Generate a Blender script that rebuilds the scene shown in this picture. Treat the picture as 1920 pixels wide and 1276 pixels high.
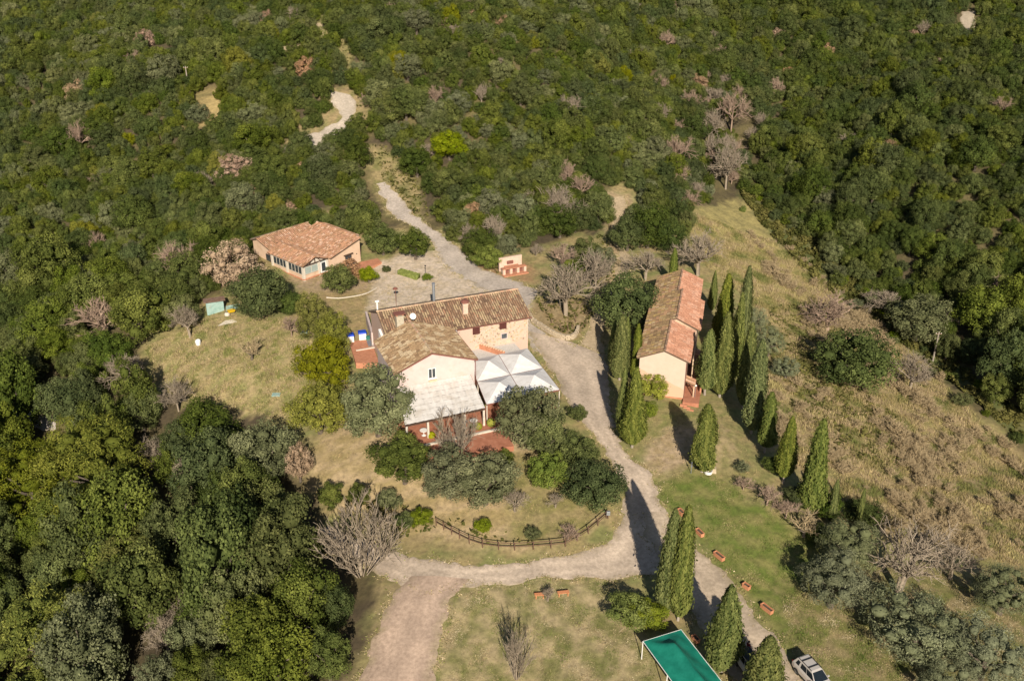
import bpy, math, random
import numpy as np
from mathutils import Vector, Matrix

random.seed(7)
RNG = np.random.default_rng(11)
for o in list(bpy.data.objects):
    bpy.data.objects.remove(o)
SC = bpy.context.scene
COL = SC.collection

# ------------------------------------------------------------------ camera
F_PX, PITCH, CAM_H = 1800.0, math.radians(26.5), 67.6      # focal length in px of a 1920 px wide frame
cam = bpy.data.cameras.new('camera')
cam.sensor_width = 36.0
cam.lens = 36.0 * F_PX / 1920.0
cam.clip_start, cam.clip_end = 1.0, 3000.0
camo = bpy.data.objects.new('camera', cam)
COL.objects.link(camo)
camo.location = (0, 0, CAM_H)
camo.rotation_euler = (math.radians(90) - PITCH, 0, 0)
SC.camera = camo

# ------------------------------------------------------------------ sky, sun, exposure
SUN_EL, SUN_AZ = math.radians(29.0), math.radians(173.5)    # azimuth clockwise from +Y
w = bpy.data.worlds.new('World')
SC.world = w
w.use_nodes = True
nt = w.node_tree
bg = nt.nodes['Background']
sky = nt.nodes.new('ShaderNodeTexSky')
sky.sky_type = 'NISHITA'
sky.sun_disc = False
sky.sun_elevation = SUN_EL
sky.sun_rotation = SUN_AZ
sky.altitude = 300
nt.links.new(sky.outputs[0], bg.inputs[0])
bg.inputs[1].default_value = 0.05
sun = bpy.data.lights.new('sun', 'SUN')
sun.energy = 5.0
sun.angle = math.radians(0.5)
sun.color = (1.0, 0.905, 0.765)
suno = bpy.data.objects.new('sun', sun)
COL.objects.link(suno)
to_sun = Vector((math.sin(SUN_AZ) * math.cos(SUN_EL), math.cos(SUN_AZ) * math.cos(SUN_EL), math.sin(SUN_EL)))
suno.rotation_euler = (-to_sun).to_track_quat('-Z', 'Y').to_euler()
suno.location = (20, -60, 120)
SC.view_settings.view_transform = 'Standard'
SC.view_settings.look = 'None'
SC.view_settings.exposure = 0.45
SC.view_settings.gamma = 1.0
SC.view_settings.use_curve_mapping = False
SC.render.resolution_x, SC.render.resolution_y = 1024, 680

# ------------------------------------------------------------------ geometry of the site
CP, SP = math.cos(PITCH), math.sin(PITCH)
def ray(px, py):
    x, y = (px - 960) / F_PX, (638 - py) / F_PX
    return np.array([x, CP + SP * y, -SP + CP * y])
def atz(px, py, z):
    r = ray(px, py); t = (z - CAM_H) / r[2]
    return np.array([r[0] * t, r[1] * t, z])
def project(X, Y, Z):
    Z = Z - CAM_H
    d = Y * CP - Z * SP
    return 960 + F_PX * X / d, 638 - F_PX * (Y * SP + Z * CP) / d, F_PX / d

# terrain: measured heights (image point of the ground, height), smoothed by a thin plate spline
HP = [(960,1276,-1),(1500,1240,0),(700,1276,-1.5),(750,1100,.4),(300,1276,-7),(0,1276,-11),(1920,1276,-3),(1750,1150,-2),
 (1250,1220,0),(1350,1130,.5),(1180,1050,1),(960,1050,1),(700,1030,-.3),(450,1050,-4),(150,1050,-8),(1200,900,2.7),(1316,883,3),(900,900,3),(620,880,2),
 (400,850,-1.5),(150,850,-5),(0,800,-6),(1480,950,1.8),(1600,960,-1),(1750,950,-4),(1920,950,-7.5),(1440,1050,1),(1560,1080,-.3),
 (1060,700,4.3),(1100,800,3.8),(850,800,4),(700,700,4.2),(450,700,3.6),(300,650,2.6),(100,650,0),(0,650,-1.5),
 (1243,745,4.3),(1283,746,4.3),(1340,735,3.9),(1430,850,2.8),(1450,780,1.5),(1600,750,-2),(1750,750,-6),(1900,860,-10),
 (1000,560,5.8),(1130,620,5.0),(1060,590,5.4),(800,500,6.3),(720,540,5.7),(580,525,6.4),(676,490,6.5),(400,580,5.0),(250,500,4),(50,500,3),
 (1150,500,6.3),(1300,480,5.5),(1400,550,3),(1340,600,4),(1560,520,-2.5),(1480,430,1),(1420,350,4),(1390,270,8),(1660,600,-5),(1780,700,-8),
 (600,410,9),(400,400,9.5),(200,350,9),(0,350,8),(800,380,10),(730,390,9.2),(950,420,8.3),(1150,400,8.3),(1280,380,7.5),(750,300,14),(1000,300,14),(1200,300,12),
 (620,200,21),(400,200,20),(200,200,19),(0,200,17),(900,200,21),(1150,200,18.5),(1300,200,14),
 (620,0,36),(300,0,34),(0,0,32),(960,0,36),(1300,0,32),(1300,100,22.5),(960,100,29),(600,100,28.5),(200,100,26),
 (1550,350,6),(1700,350,9),(1900,350,11),(1650,480,0),(1900,500,2),(1750,580,-3),(1900,700,-5),(1600,200,15),(1850,200,19),(1600,70,26),(1900,60,28),(1750,0,33.5)]
P0 = np.array([atz(*h)[:2].tolist() + [h[2]] for h in HP])
FAR = [(-260,60,-25),(-260,160,-4),(-260,260,28),(-200,360,55),(0,360,62),(200,360,55),(280,260,30),(280,160,4),(280,60,-14),
       (-120,-60,-30),(0,-60,-16),(120,-60,-16),(-60,20,-14),(0,30,-5),(60,30,-6),(-260,-60,-40),(280,-60,-25),(-260,480,75),(0,480,82),(280,480,75)]
PTS = np.vstack([P0, np.array(FAR, float)])
def _phi(r2):
    return np.where(r2 > 0, r2 * np.log(np.maximum(r2, 1e-9)) * .5, 0)
_n = len(PTS)
_S = 50.0
_xy = PTS[:, :2] / _S
_K = _phi(((_xy[:, None] - _xy[None]) ** 2).sum(-1)) + np.eye(_n) * 0.004
_Pm = np.hstack([np.ones((_n, 1)), _xy])
_A = np.block([[_K, _Pm], [_Pm.T, np.zeros((3, 3))]])
_W = np.linalg.solve(_A, np.concatenate([PTS[:, 2], np.zeros(3)]))
GX = np.concatenate([np.arange(-320, -64, 8), np.arange(-64, 78, .6), np.arange(78, 321, 8)])
GY = np.concatenate([np.arange(-100, 54, 7), np.arange(54, 190, .6), np.arange(190, 262, 1.2), np.arange(262, 500, 7)])
def _tps(X, Y):
    out = np.empty(X.size)
    q = np.stack([X.ravel(), Y.ravel()], 1) / _S
    for i in range(0, len(q), 20000):
        b = q[i:i + 20000]
        r2 = ((b[:, None] - _xy[None]) ** 2).sum(-1)
        out[i:i + 20000] = _phi(r2) @ _W[:_n] + _W[_n] + b @ _W[_n + 1:]
    return out.reshape(X.shape)
def vnoise(X, Y, scale, seed=0, octaves=3):
    """smooth pseudo random field in about -1..1"""
    r = np.random.default_rng(seed)
    out = np.zeros(np.shape(X)); amp = 1.0; tot = 0
    for o in range(octaves):
        for k in range(5):
            a = r.uniform(0, 2 * np.pi); f = 2 * np.pi / scale * (2 ** o) * r.uniform(.6, 1.4)
            out = out + amp * np.sin((X * np.cos(a) + Y * np.sin(a)) * f + r.uniform(0, 6.28))
        tot += amp * 2.2; amp *= .55
    return out / tot
gx, gy = np.meshgrid(GX, GY)
GZ = _tps(gx, gy) + .10 * vnoise(gx, gy, 9, 3, 2)
def zt(x, y):
    x = np.asarray(x, float); y = np.asarray(y, float)
    i = np.clip(np.searchsorted(GX, x) - 1, 0, len(GX) - 2); j = np.clip(np.searchsorted(GY, y) - 1, 0, len(GY) - 2)
    u = np.clip((x - GX[i]) / (GX[i + 1] - GX[i]), 0, 1); v = np.clip((y - GY[j]) / (GY[j + 1] - GY[j]), 0, 1)
    return (GZ[j, i] * (1 - u) + GZ[j, i + 1] * u) * (1 - v) + (GZ[j + 1, i] * (1 - u) + GZ[j + 1, i + 1] * u) * v
_T = np.arange(50, 420, .4)
def at(px, py, h=0.0):
    """point h metres above the ground seen at an image point"""
    r = ray(px, py)
    p = r[None] * _T[:, None] + np.array([0, 0, CAM_H])
    d = p[:, 2] - zt(p[:, 0], p[:, 1]) - h
    k = np.argmax(d < 0)
    if d[k] >= 0: k = len(_T) - 1
    k = max(k, 1)
    t = _T[k - 1] + .4 * d[k - 1] / max(d[k - 1] - d[k], 1e-6)
    return r * t + np.array([0, 0, CAM_H])
def ground(px, py):
    p = at(px, py)
    return np.array([p[0], p[1], float(zt(p[0], p[1]))])
def height_of(px, py, X, Y):
    """height of the image point on the upright line through X, Y"""
    r = ray(px, py)
    return CAM_H + r[2] / r[1] * Y
def inpoly(px, py, poly):
    px = np.asarray(px); inside = np.zeros(px.shape, bool)
    n = len(poly); j = n - 1
    for i in range(n):
        xi, yi = poly[i]; xj, yj = poly[j]
        if yi != yj:
            c = ((yi > py) != (yj > py)) & (px < (xj - xi) * (py - yi) / (yj - yi) + xi)
            inside ^= c
        j = i
    return inside

# ------------------------------------------------------------------ object helpers
def tag(o, label=None, cat=None, group=None, kind=None):
    if label: o['label'] = label
    if cat: o['category'] = cat
    if group: o['group'] = group
    if kind: o['kind'] = kind
    return o
def empty(name, label, cat, loc, rz=0.0, group=None):
    o = bpy.data.objects.new(name, None)
    o.empty_display_size = .3
    COL.objects.link(o)
    o.location = [float(v) for v in loc]; o.rotation_euler = (0, 0, rz)
    return tag(o, label, cat, group)
def link(name, me, parent=None, loc=None, rz=0.0, scale=None):
    o = bpy.data.objects.new(name, me)
    COL.objects.link(o)
    if parent: o.parent = parent
    if loc is not None: o.location = [float(v) for v in loc]
    if rz: o.rotation_euler = (0, 0, rz)
    if scale is not None: o.scale = scale
    return o
def copy_tree(o, parent=None):
    c = o.copy(); COL.objects.link(c); c.parent = parent
    for ch in o.children: copy_tree(ch, c)
    return c

class MB:
    """collects faces, builds ONE mesh object"""
    def __init__(s):
        s.v, s.f, s.c, s.m = [], [], [], []
    def face(s, pts, col=None, mi=0):
        b = len(s.v); s.v += [tuple(p) for p in pts]; s.f.append(tuple(range(b, b + len(pts)))); s.c.append(col); s.m.append(mi)
    def add(s, vs, fs, col=None, mi=0):
        b = len(s.v); s.v += [tuple(p) for p in vs]
        for f in fs: s.f.append(tuple(b + i for i in f)); s.c.append(col); s.m.append(mi)
    def box(s, c, d, rz=0.0, col=None, rx=0.0, mi=0, taper=1.0):
        R = Matrix.Rotation(rz, 3, 'Z') @ Matrix.Rotation(rx, 3, 'X')
        vs = []
        for k in (-1, 1):
            t = taper if k > 0 else 1.0
            for i, j in ((-1, -1), (1, -1), (1, 1), (-1, 1)):
                vs.append(tuple(Vector(c) + R @ Vector((i * d[0] / 2 * t, j * d[1] / 2 * t, k * d[2] / 2))))
        s.add(vs, [(3, 2, 1, 0), (4, 5, 6, 7), (0, 1, 5, 4), (1, 2, 6, 5), (2, 3, 7, 6), (3, 0, 4, 7)], col, mi)
        return s
    def bar(s, a, b, w, h=None, col=None):
        a, b = Vector(a), Vector(b); h = h or w; d = b - a; L = d.length
        if L < 1e-6: return s
        d.normalize()
        up = Vector((0, 0, 1)) if abs(d.z) < .95 else Vector((1, 0, 0))
        x = d.cross(up).normalized(); y = x.cross(d)
        vs = [tuple(p + x * i * w / 2 + y * j * h / 2) for p in (a, b) for i, j in ((-1, -1), (1, -1), (1, 1), (-1, 1))]
        s.add(vs, [(0, 1, 2, 3), (7, 6, 5, 4), (0, 4, 5, 1), (1, 5, 6, 2), (2, 6, 7, 3), (3, 7, 4, 0)], col)
        return s
    def prism(s, poly, z0, z1, col=None, mi=0):
        n = len(poly)
        vs = [(p[0], p[1], z0) for p in poly] + [(p[0], p[1], z1) for p in poly]
        s.add(vs, [tuple(range(n - 1, -1, -1)), tuple(range(n, 2 * n))] + [(i, (i + 1) % n, n + (i + 1) % n, n + i) for i in range(n)], col, mi)
        return s
    def extr_x(s, prof, x0, x1, col=None, mi=0):
        """profile of (y, z) run along x"""
        n = len(prof)
        vs = [(x0, p[0], p[1]) for p in prof] + [(x1, p[0], p[1]) for p in prof]
        s.add(vs, [tuple(range(n)), tuple(range(2 * n - 1, n - 1, -1))] + [(i, n + i, n + (i + 1) % n, (i + 1) % n) for i in range(n)], col, mi)
        return s
    def extr_y(s, prof, y0, y1, col=None, mi=0):
        n = len(prof)
        vs = [(p[0], y0, p[1]) for p in prof] + [(p[0], y1, p[1]) for p in prof]
        s.add(vs, [tuple(range(n)), tuple(range(2 * n - 1, n - 1, -1))] + [(i, n + i, n + (i + 1) % n, (i + 1) % n) for i in range(n)], col, mi)
        return s
    def lathe(s, prof, c=(0, 0, 0), seg=12, col=None, axis='z'):
        vs, fs = [], []
        for r, z in prof:
            for k in range(seg):
                a = 2 * math.pi * k / seg
                p = (r * math.cos(a), r * math.sin(a), z)
                if axis == 'x': p = (p[2], p[0], p[1])
                if axis == 'y': p = (p[0], p[2], p[1])
                vs.append((c[0] + p[0], c[1] + p[1], c[2] + p[2]))
        for i in range(len(prof) - 1):
            for k in range(seg):
                fs.append((i * seg + k, i * seg + (k + 1) % seg, (i + 1) * seg + (k + 1) % seg, (i + 1) * seg + k))
        fs.append(tuple(range(seg - 1, -1, -1))); fs.append(tuple((len(prof) - 1) * seg + k for k in range(seg)))
        s.add(vs, fs, col); return s
    def tube(s, pts, rad, seg=6, col=None):
        pts = [Vector(p) for p in pts]
        if not hasattr(rad, '__len__'): rad = [rad] * len(pts)
        vs, fs = [], []
        for i, p in enumerate(pts):
            d = (pts[min(i + 1, len(pts) - 1)] - pts[max(i - 1, 0)]).normalized()
            up = Vector((0, 0, 1)) if abs(d.z) < .9 else Vector((1, 0, 0))
            x = d.cross(up).normalized(); y = x.cross(d)
            for k in range(seg):
                a = 2 * math.pi * k / seg
                vs.append(tuple(p + (x * math.cos(a) + y * math.sin(a)) * rad[i]))
        for i in range(len(pts) - 1):
            for k in range(seg):
                fs.append((i * seg + k, i * seg + (k + 1) % seg, (i + 1) * seg + (k + 1) % seg, (i + 1) * seg + k))
        fs.append(tuple(range(seg - 1, -1, -1))); fs.append(tuple((len(pts) - 1) * seg + k for k in range(seg)))
        s.add(vs, fs, col); return s
    def mesh(s, name, mats):
        me = bpy.data.meshes.new(name)
        me.from_pydata(s.v, [], s.f)
        for m in (mats if isinstance(mats, (list, tuple)) else [mats]): me.materials.append(m)
        if any(s.m): me.polygons.foreach_set('material_index', s.m)
        if any(c is not None for c in s.c):
            a = me.color_attributes.new('Col', 'FLOAT_COLOR', 'CORNER')
            buf = []
            for f, c in zip(s.f, s.c):
                c = (1, 1, 1) if c is None else c
                buf += [c[0], c[1], c[2], 1.0] * len(f)
            a.data.foreach_set('color', buf)
        me.update(); return me
    def build(s, name, mats, parent=None, kind=None, loc=None, rz=0.0, bevel=0.0, smooth=False):
        me = s.mesh(name, mats)
        o = link(name, me, parent, loc, rz)
        if kind: o['kind'] = kind
        if smooth: me.polygons.foreach_set('use_smooth', [True] * len(me.polygons))
        if bevel:
            b = o.modifiers.new('bevel', 'BEVEL'); b.width = bevel; b.segments = 2; b.limit_method = 'ANGLE'
        return o

def np_mesh(name, verts, quads, mats, col=None, tint=None, tris=None):
    """fast mesh from arrays; col = per vertex rgb, tint = per vertex float"""
    me = bpy.data.meshes.new(name)
    nq = len(quads) if quads is not None else 0
    nt_ = len(tris) if tris is not None else 0
    me.vertices.add(len(verts)); me.vertices.foreach_set('co', np.ascontiguousarray(verts, dtype=np.float32).ravel())
    li = np.concatenate([np.asarray(quads).ravel() if nq else np.zeros(0, int), np.asarray(tris).ravel() if nt_ else np.zeros(0, int)]).astype(np.int32)
    st = np.concatenate([np.arange(nq) * 4, nq * 4 + np.arange(nt_) * 3]).astype(np.int32)
    me.loops.add(len(li)); me.loops.foreach_set('vertex_index', li)
    me.polygons.add(len(st)); me.polygons.foreach_set('loop_start', st)
    for m in (mats if isinstance(mats, (list, tuple)) else [mats]): me.materials.append(m)
    if col is not None:
        a = me.color_attributes.new('Col', 'FLOAT_COLOR', 'POINT')
        a.data.foreach_set('color', np.hstack([col, np.ones((len(col), 1))]).astype(np.float32).ravel())
    if tint is not None:
        a = me.attributes.new('tint', 'FLOAT', 'POINT'); a.data.foreach_set('value', np.asarray(tint, np.float32))
    me.update(calc_edges=True); me.validate()
    return me

# ------------------------------------------------------------------ materials
def mat(name, c1, c2=None, scale=3.0, rough=.85, bump=0.0, bscale=None, attr=False, detail=6.0, metal=0.0, spec=.3, stains=None, contrast=(.35, .65), coord='Object'):
    m = bpy.data.materials.new(name); m.use_nodes = True
    t = m.node_tree; N = t.nodes; L = t.links
    p = N['Principled BSDF']
    p.inputs['Roughness'].default_value = rough; p.inputs['Metallic'].default_value = metal
    p.inputs['Specular IOR Level'].default_value = spec
    tc = N.new('ShaderNodeTexCoord')
    c2 = c2 or tuple(min(1, v * 1.25) for v in c1)
    nz = N.new('ShaderNodeTexNoise'); nz.inputs['Scale'].default_value = scale; nz.inputs['Detail'].default_value = detail; nz.inputs['Roughness'].default_value = .65
    L.new(tc.outputs[coord], nz.inputs['Vector'])
    r = N.new('ShaderNodeValToRGB'); r.color_ramp.elements[0].position, r.color_ramp.elements[1].position = contrast
    r.color_ramp.elements[0].color = (*c1, 1); r.color_ramp.elements[1].color = (*c2, 1)
    L.new(nz.outputs['Fac'], r.inputs['Fac'])
    out = r.outputs['Color']
    if stains:
        n2 = N.new('ShaderNodeTexNoise'); n2.inputs['Scale'].default_value = stains[1]; n2.inputs['Detail'].default_value = 5
        L.new(tc.outputs[coord], n2.inputs['Vector'])
        r2 = N.new('ShaderNodeValToRGB'); r2.color_ramp.elements[0].position = stains[2]; r2.color_ramp.elements[1].position = stains[3]
        L.new(n2.outputs['Fac'], r2.inputs['Fac'])
        mx = N.new('ShaderNodeMix'); mx.data_type = 'RGBA'
        L.new(r2.outputs['Color'], mx.inputs['Factor']); L.new(out, mx.inputs['A']); mx.inputs['B'].default_value = (*stains[0], 1)
        out = mx.outputs['Result']
    if attr:
        at_ = N.new('ShaderNodeVertexColor'); at_.layer_name = 'Col'
        mx = N.new('ShaderNodeMix'); mx.data_type = 'RGBA'; mx.blend_type = 'MULTIPLY'; mx.inputs['Factor'].default_value = 1
        L.new(at_.outputs['Color'], mx.inputs['A']); L.new(out, mx.inputs['B']); out = mx.outputs['Result']
    L.new(out, p.inputs['Base Color'])
    if bump:
        nb = N.new('ShaderNodeTexNoise'); nb.inputs['Scale'].default_value = bscale or scale * 4; nb.inputs['Detail'].default_value = 4
        L.new(tc.outputs[coord], nb.inputs['Vector'])
        b = N.new('ShaderNodeBump'); b.inputs['Strength'].default_value = bump; b.inputs['Distance'].default_value = .05
        L.new(nb.outputs['Fac'], b.inputs['Height']); L.new(b.outputs['Normal'], p.inputs['Normal'])
    return m

def leaf_mat(name, dark, light, hue=.010, val=.16, rough=.75, rmin=.0, sat=.2):
    """leaf colour from the per leaf 'tint' value and a random value per tree"""
    m = bpy.data.materials.new(name); m.use_nodes = True
    t = m.node_tree; N = t.nodes; L = t.links
    p = N['Principled BSDF']; p.inputs['Roughness'].default_value = rough; p.inputs['Specular IOR Level'].default_value = .08
    a = N.new('ShaderNodeAttribute'); a.attribute_name = 'tint'
    oi = N.new('ShaderNodeObjectInfo')
    mx = N.new('ShaderNodeMix'); mx.data_type = 'RGBA'
    mx.inputs['A'].default_value = (*dark, 1); mx.inputs['B'].default_value = (*light, 1)
    L.new(a.outputs['Fac'], mx.inputs['Factor'])
    hs = N.new('ShaderNodeHueSaturation')
    def ramp(mult, lo, hi):
        ml = N.new('ShaderNodeMath'); ml.operation = 'MULTIPLY'; ml.inputs[1].default_value = mult
        L.new(oi.outputs['Random'], ml.inputs[0])
        fr = N.new('ShaderNodeMath'); fr.operation = 'FRACT'; L.new(ml.outputs[0], fr.inputs[0])
        mr = N.new('ShaderNodeMapRange'); mr.inputs['To Min'].default_value = lo; mr.inputs['To Max'].default_value = hi
        L.new(fr.outputs[0], mr.inputs['Value']); return mr.outputs[0]
    L.new(ramp(1.0, .5 - hue, .5 + hue), hs.inputs['Hue'])
    L.new(ramp(7.3, 1 - val, 1 + val), hs.inputs['Value'])
    L.new(ramp(13.7, 1 - sat, 1 + sat * .5), hs.inputs['Saturation'])
    L.new(mx.outputs['Result'], hs.inputs['Color'])
    L.new(hs.outputs['Color'], p.inputs['Base Color'])
    return m

# ------------------------------------------------------------------ ground
M = {}
M['ground'] = mat('ground_cover', (.62, .62, .60), (1.28, 1.26, 1.2), 1.6, .95, .5, 9, attr=True, detail=9, contrast=(.3, .7))
M['road'] = mat('gravel', (.70, .69, .68), (1.18, 1.18, 1.18), 2.6, .95, .5, 12, attr=True, detail=9, contrast=(.3, .7))
STRAW, GREEN, SOIL, GRAVEL = (.30, .235, .115), (.115, .15, .035), (.36, .265, .165), (.40, .33, .26)
ZONES = [
 # (outline of the area on the ground as seen in the photograph, ground colour, second colour, patch size, edge wobble in m)
 ([(250,650),(330,590),(400,560),(470,500),(470,420),(600,395),(700,425),(830,430),(1000,470),(1130,430),(1150,340),(1230,330),(1290,380),(1440,400),(1560,540),(1700,650),(1920,850),(2400,1100),(2400,1700),(560,1700),(700,1180),(720,1060),(600,960),(560,860),(545,780),(400,760),(300,740)], STRAW, (.20,.20,.075), 5, 1.5),
 ([(270,650),(400,590),(540,600),(650,640),(640,760),(540,790),(400,760),(300,730)], (.36,.285,.15), (.235,.225,.085), 4, 1.0),
 ([(560,860),(650,780),(760,790),(1000,800),(1150,960),(1060,1040),(800,1010),(640,960)], (.41,.31,.185), (.31,.24,.115), 4, .8),
 ([(930,860),(1090,860),(1140,960),(1060,1030),(960,1020)], (.28,.225,.11), (.21,.19,.07), 3, .8),
 ([(815,1100),(900,1095),(1130,1075),(1200,1130),(1240,1300),(1240,1500),(780,1500),(815,1180)], (.17,.165,.06), (.37,.295,.17), 3.2, .8),
 ([(1236,885),(1330,885),(1440,950),(1530,1010),(1570,1100),(1700,1276),(1760,1450),(1600,1450),(1470,1210),(1400,1120),(1330,1040),(1300,985),(1240,940)], (.115,.15,.03), (.20,.19,.065), 3.0, .4),
 ([(1460,1110),(1600,1060),(1920,1080),(2300,1200),(2300,1500),(1600,1500),(1500,1250)], (.15,.155,.045), (.27,.215,.11), 3, 1),
 ([(1400,680),(1440,560),(1560,540),(1700,650),(1900,840),(2100,1000),(1900,1060),(1600,1000),(1480,880)], (.325,.245,.135), (.225,.195,.08), 7, 1.5),
 ([(1290,400),(1390,370),(1440,430),(1530,540),(1440,580),(1400,560),(1300,480)], (.34,.285,.115), (.25,.215,.09), 4, 1.5),
 ([(1388,365),(1430,420),(1520,520),(1600,575),(1700,650),(1790,720),(1920,830),(2100,960),(2100,880),(1920,775),(1790,675),(1700,605),(1580,495),(1500,415),(1440,362),(1400,330)], (.085,.105,.03), (.14,.13,.05), 4, 1.0),
 ([(1215,760),(1300,745),(1360,760),(1420,880),(1480,960),(1400,930),(1330,880),(1240,890),(1200,830)], (.27,.225,.105), (.20,.20,.07), 3, .8),
 ([(1205,870),(1230,830),(1255,790),(1290,800),(1340,800),(1375,850),(1335,872),(1290,868),(1240,890)], (.41,.31,.21), (.33,.25,.14), 2.5, .5),
 ([(1320,800),(1360,790),(1400,860),(1390,880),(1330,880)], (.36,.28,.16), (.24,.22,.09), 2.5, .5),
 ([(540,560),(600,520),(700,490),(830,470),(830,540),(690,600),(640,650),(560,620)], (.34,.25,.13), (.27,.22,.10), 3, .6),
 ([(690,500),(770,470),(830,475),(940,520),(990,545),(1010,620),(900,640),(690,580),(700,540)], (.56,.465,.38), (.48,.39,.29), 2.5, .5),
 ([(540,505),(600,520),(640,505),(690,500),(700,540),(620,550),(560,545)], (.38,.28,.19), (.30,.23,.13), 2, .4),
 ([(860,470),(930,480),(1000,490),(1010,530),(920,520),(880,500)], (.33,.205,.11), (.28,.2,.1), 2.5, .5),
 ([(988,590),(1010,560),(1110,560),(1112,600),(1085,632),(1060,642),(1020,632)], (.33,.25,.14), (.26,.19,.10), 2.5, .4),
 ([(640,1300),(700,1180),(720,1050),(760,1040),(780,1110),(700,1300)], (.30,.235,.13), (.22,.19,.085), 3, .6),
 ([(690,270),(730,280),(790,350),(800,420),(720,400),(680,300)], (.30,.235,.12), (.17,.16,.06), 4, 1),
 ([(600,160),(680,170),(690,230),(640,300),(560,290),(520,250),(600,220)], (.30,.225,.12), (.20,.18,.075), 4, 1),
 ([(585,20),(650,40),(680,170),(630,160),(600,80)], (.27,.22,.10), (.15,.15,.05), 4, 1),
 ([(365,140),(415,155),(425,240),(370,240)], (.42,.315,.14), (.34,.26,.12), 3, 1),
 ([(285,85),(310,90),(340,150),(300,130)], (.36,.24,.13), (.3,.2,.1), 3, 1),
 ([(1125,370),(1150,355),(1185,370),(1180,420),(1175,500),(1160,560),(1120,600),(1110,580),(1140,500),(1140,430)], (.40,.31,.19), (.34,.25,.15), 3, .6),
]
gpx, gpy, _ = project(gx, gy, np.where(gy * CP - (GZ - CAM_H) * SP < 5, GZ, GZ))
depth = gy * CP - (GZ - CAM_H) * SP
gcol = np.zeros(gx.shape + (3,)); gcol[:] = (.105, .085, .042)
fl = vnoise(gx, gy, 12, 5)
gcol += (np.array([.05, .045, .012]) * np.clip(fl, -.6, 1)[..., None])
def wobble(X, Y, Z, amp):
    return project(X + amp * vnoise(X, Y, 4, 21), Y + 1.6 * amp * vnoise(X, Y, 4, 22), Z)[:2]
for zi, (poly, a, b, ps, amp) in enumerate(ZONES):
    acc = np.zeros(gx.shape)
    for k in range(3):
        wx, wy = wobble(gx + .5 * (k - 1), gy + .9 * ((k * 2) % 3 - 1), GZ, amp)
        acc += inpoly(wx, wy, poly) & (depth > 20)
    acc /= 3
    n = np.clip(.5 + 1.1 * vnoise(gx, gy, ps, 40 + zi, 4), 0, 1)[..., None]
    c = np.array(a) * (1 - n) + np.array(b) * n
    gcol = gcol * (1 - acc[..., None]) + c * acc[..., None]
ny, nx = gx.shape
idx = np.arange(nx * ny).reshape(ny, nx)
q = np.stack([idx[:-1, :-1].ravel(), idx[:-1, 1:].ravel(), idx[1:, 1:].ravel(), idx[1:, :-1].ravel()], 1)
gcol = np.clip(gcol, .01, .8)
me = np_mesh('ground', np.stack([gx.ravel(), gy.ravel(), GZ.ravel()], 1), q, M['ground'], col=gcol.reshape(-1, 3))
me.polygons.foreach_set('use_smooth', [True] * len(me.polygons))
tag(link('ground', me), kind='structure')

# ------------------------------------------------------------------ gravel roads (left and right edge points as seen, draped on the ground)
ROADMASK = []; EDGES = []
def catmull(P, n):
    P = np.asarray(P, float); out = []
    for i in range(len(P) - 1):
        p0, p1, p2, p3 = P[max(i - 1, 0)], P[i], P[i + 1], P[min(i + 2, len(P) - 1)]
        for k in range(n):
            t = k / n
            out.append(.5 * ((2 * p1) + (-p0 + p2) * t + (2 * p0 - 5 * p1 + 4 * p2 - p3) * t * t + (-p0 + 3 * p1 - 3 * p2 + p3) * t ** 3))
    out.append(P[-1]); return np.array(out)
def road(name, left, right, lift, col, track=.0, sub=16, cross=24, seed=0, edge=.55):
    Lw = catmull([at(*p)[:2] for p in left], sub); Rw = catmull([at(*p)[:2] for p in right], sub)
    n = len(Lw); r = np.random.default_rng(seed)
    e1 = edge * vnoise(Lw[:, 0], Lw[:, 1], 4.0, seed + 1, 5); e2 = edge * vnoise(Rw[:, 0], Rw[:, 1], 4.0, seed + 2, 5)
    D = Rw - Lw; W = np.linalg.norm(D, axis=1, keepdims=True); D = D / W
    Lw = Lw - D * e1[:, None]; Rw = Rw + D * e2[:, None]
    s = np.linspace(0, 1, cross)
    X = Lw[:, None, 0] * (1 - s) + Rw[:, None, 0] * s; Y = Lw[:, None, 1] * (1 - s) + Rw[:, None, 1] * s
    Z = zt(X, Y) + lift
    edge_drop = np.zeros(cross); edge_drop[0] = edge_drop[-1] = -.02 - lift
    Z = Z + edge_drop
    base = np.array(col)
    tr = np.exp(-((s - .3) / .09) ** 2) + np.exp(-((s - .7) / .09) ** 2)
    f = 1 + track * (tr - .35)[None, :] + .13 * vnoise(X, Y, 6, seed + 5, 5) + .07 * vnoise(X * .4 + Y * .2, Y * .15, 1.2, seed + 6)
    c = base[None, None] * f[..., None]
    ed = np.clip(1 - np.minimum(s, 1 - s) * 6, 0, 1)[None, :] * np.clip(.55 + 1.2 * vnoise(X, Y, 2, seed + 7), 0, 1)
    c = c * (1 - ed[..., None]) + np.array((.31, .25, .15)) * ed[..., None]
    ii = np.arange(n * cross).reshape(n, cross)
    qd = np.stack([ii[:-1, :-1].ravel(), ii[:-1, 1:].ravel(), ii[1:, 1:].ravel(), ii[1:, :-1].ravel()], 1)[:, ::-1]
    me = np_mesh(name, np.stack([X.ravel(), Y.ravel(), Z.ravel()], 1), qd, M['road'], col=np.clip(c, .01, .9).reshape(-1, 3))
    if me.polygons[len(me.polygons) // 2].normal.z < 0: me.flip_normals()
    tag(link(name, me), kind='structure')
    EDGES.append((Lw, -D)); EDGES.append((Rw, D))
    ROADMASK.append(np.vstack([Lw, Rw[::-1]]))
GC = (.49, .395, .305)
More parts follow.
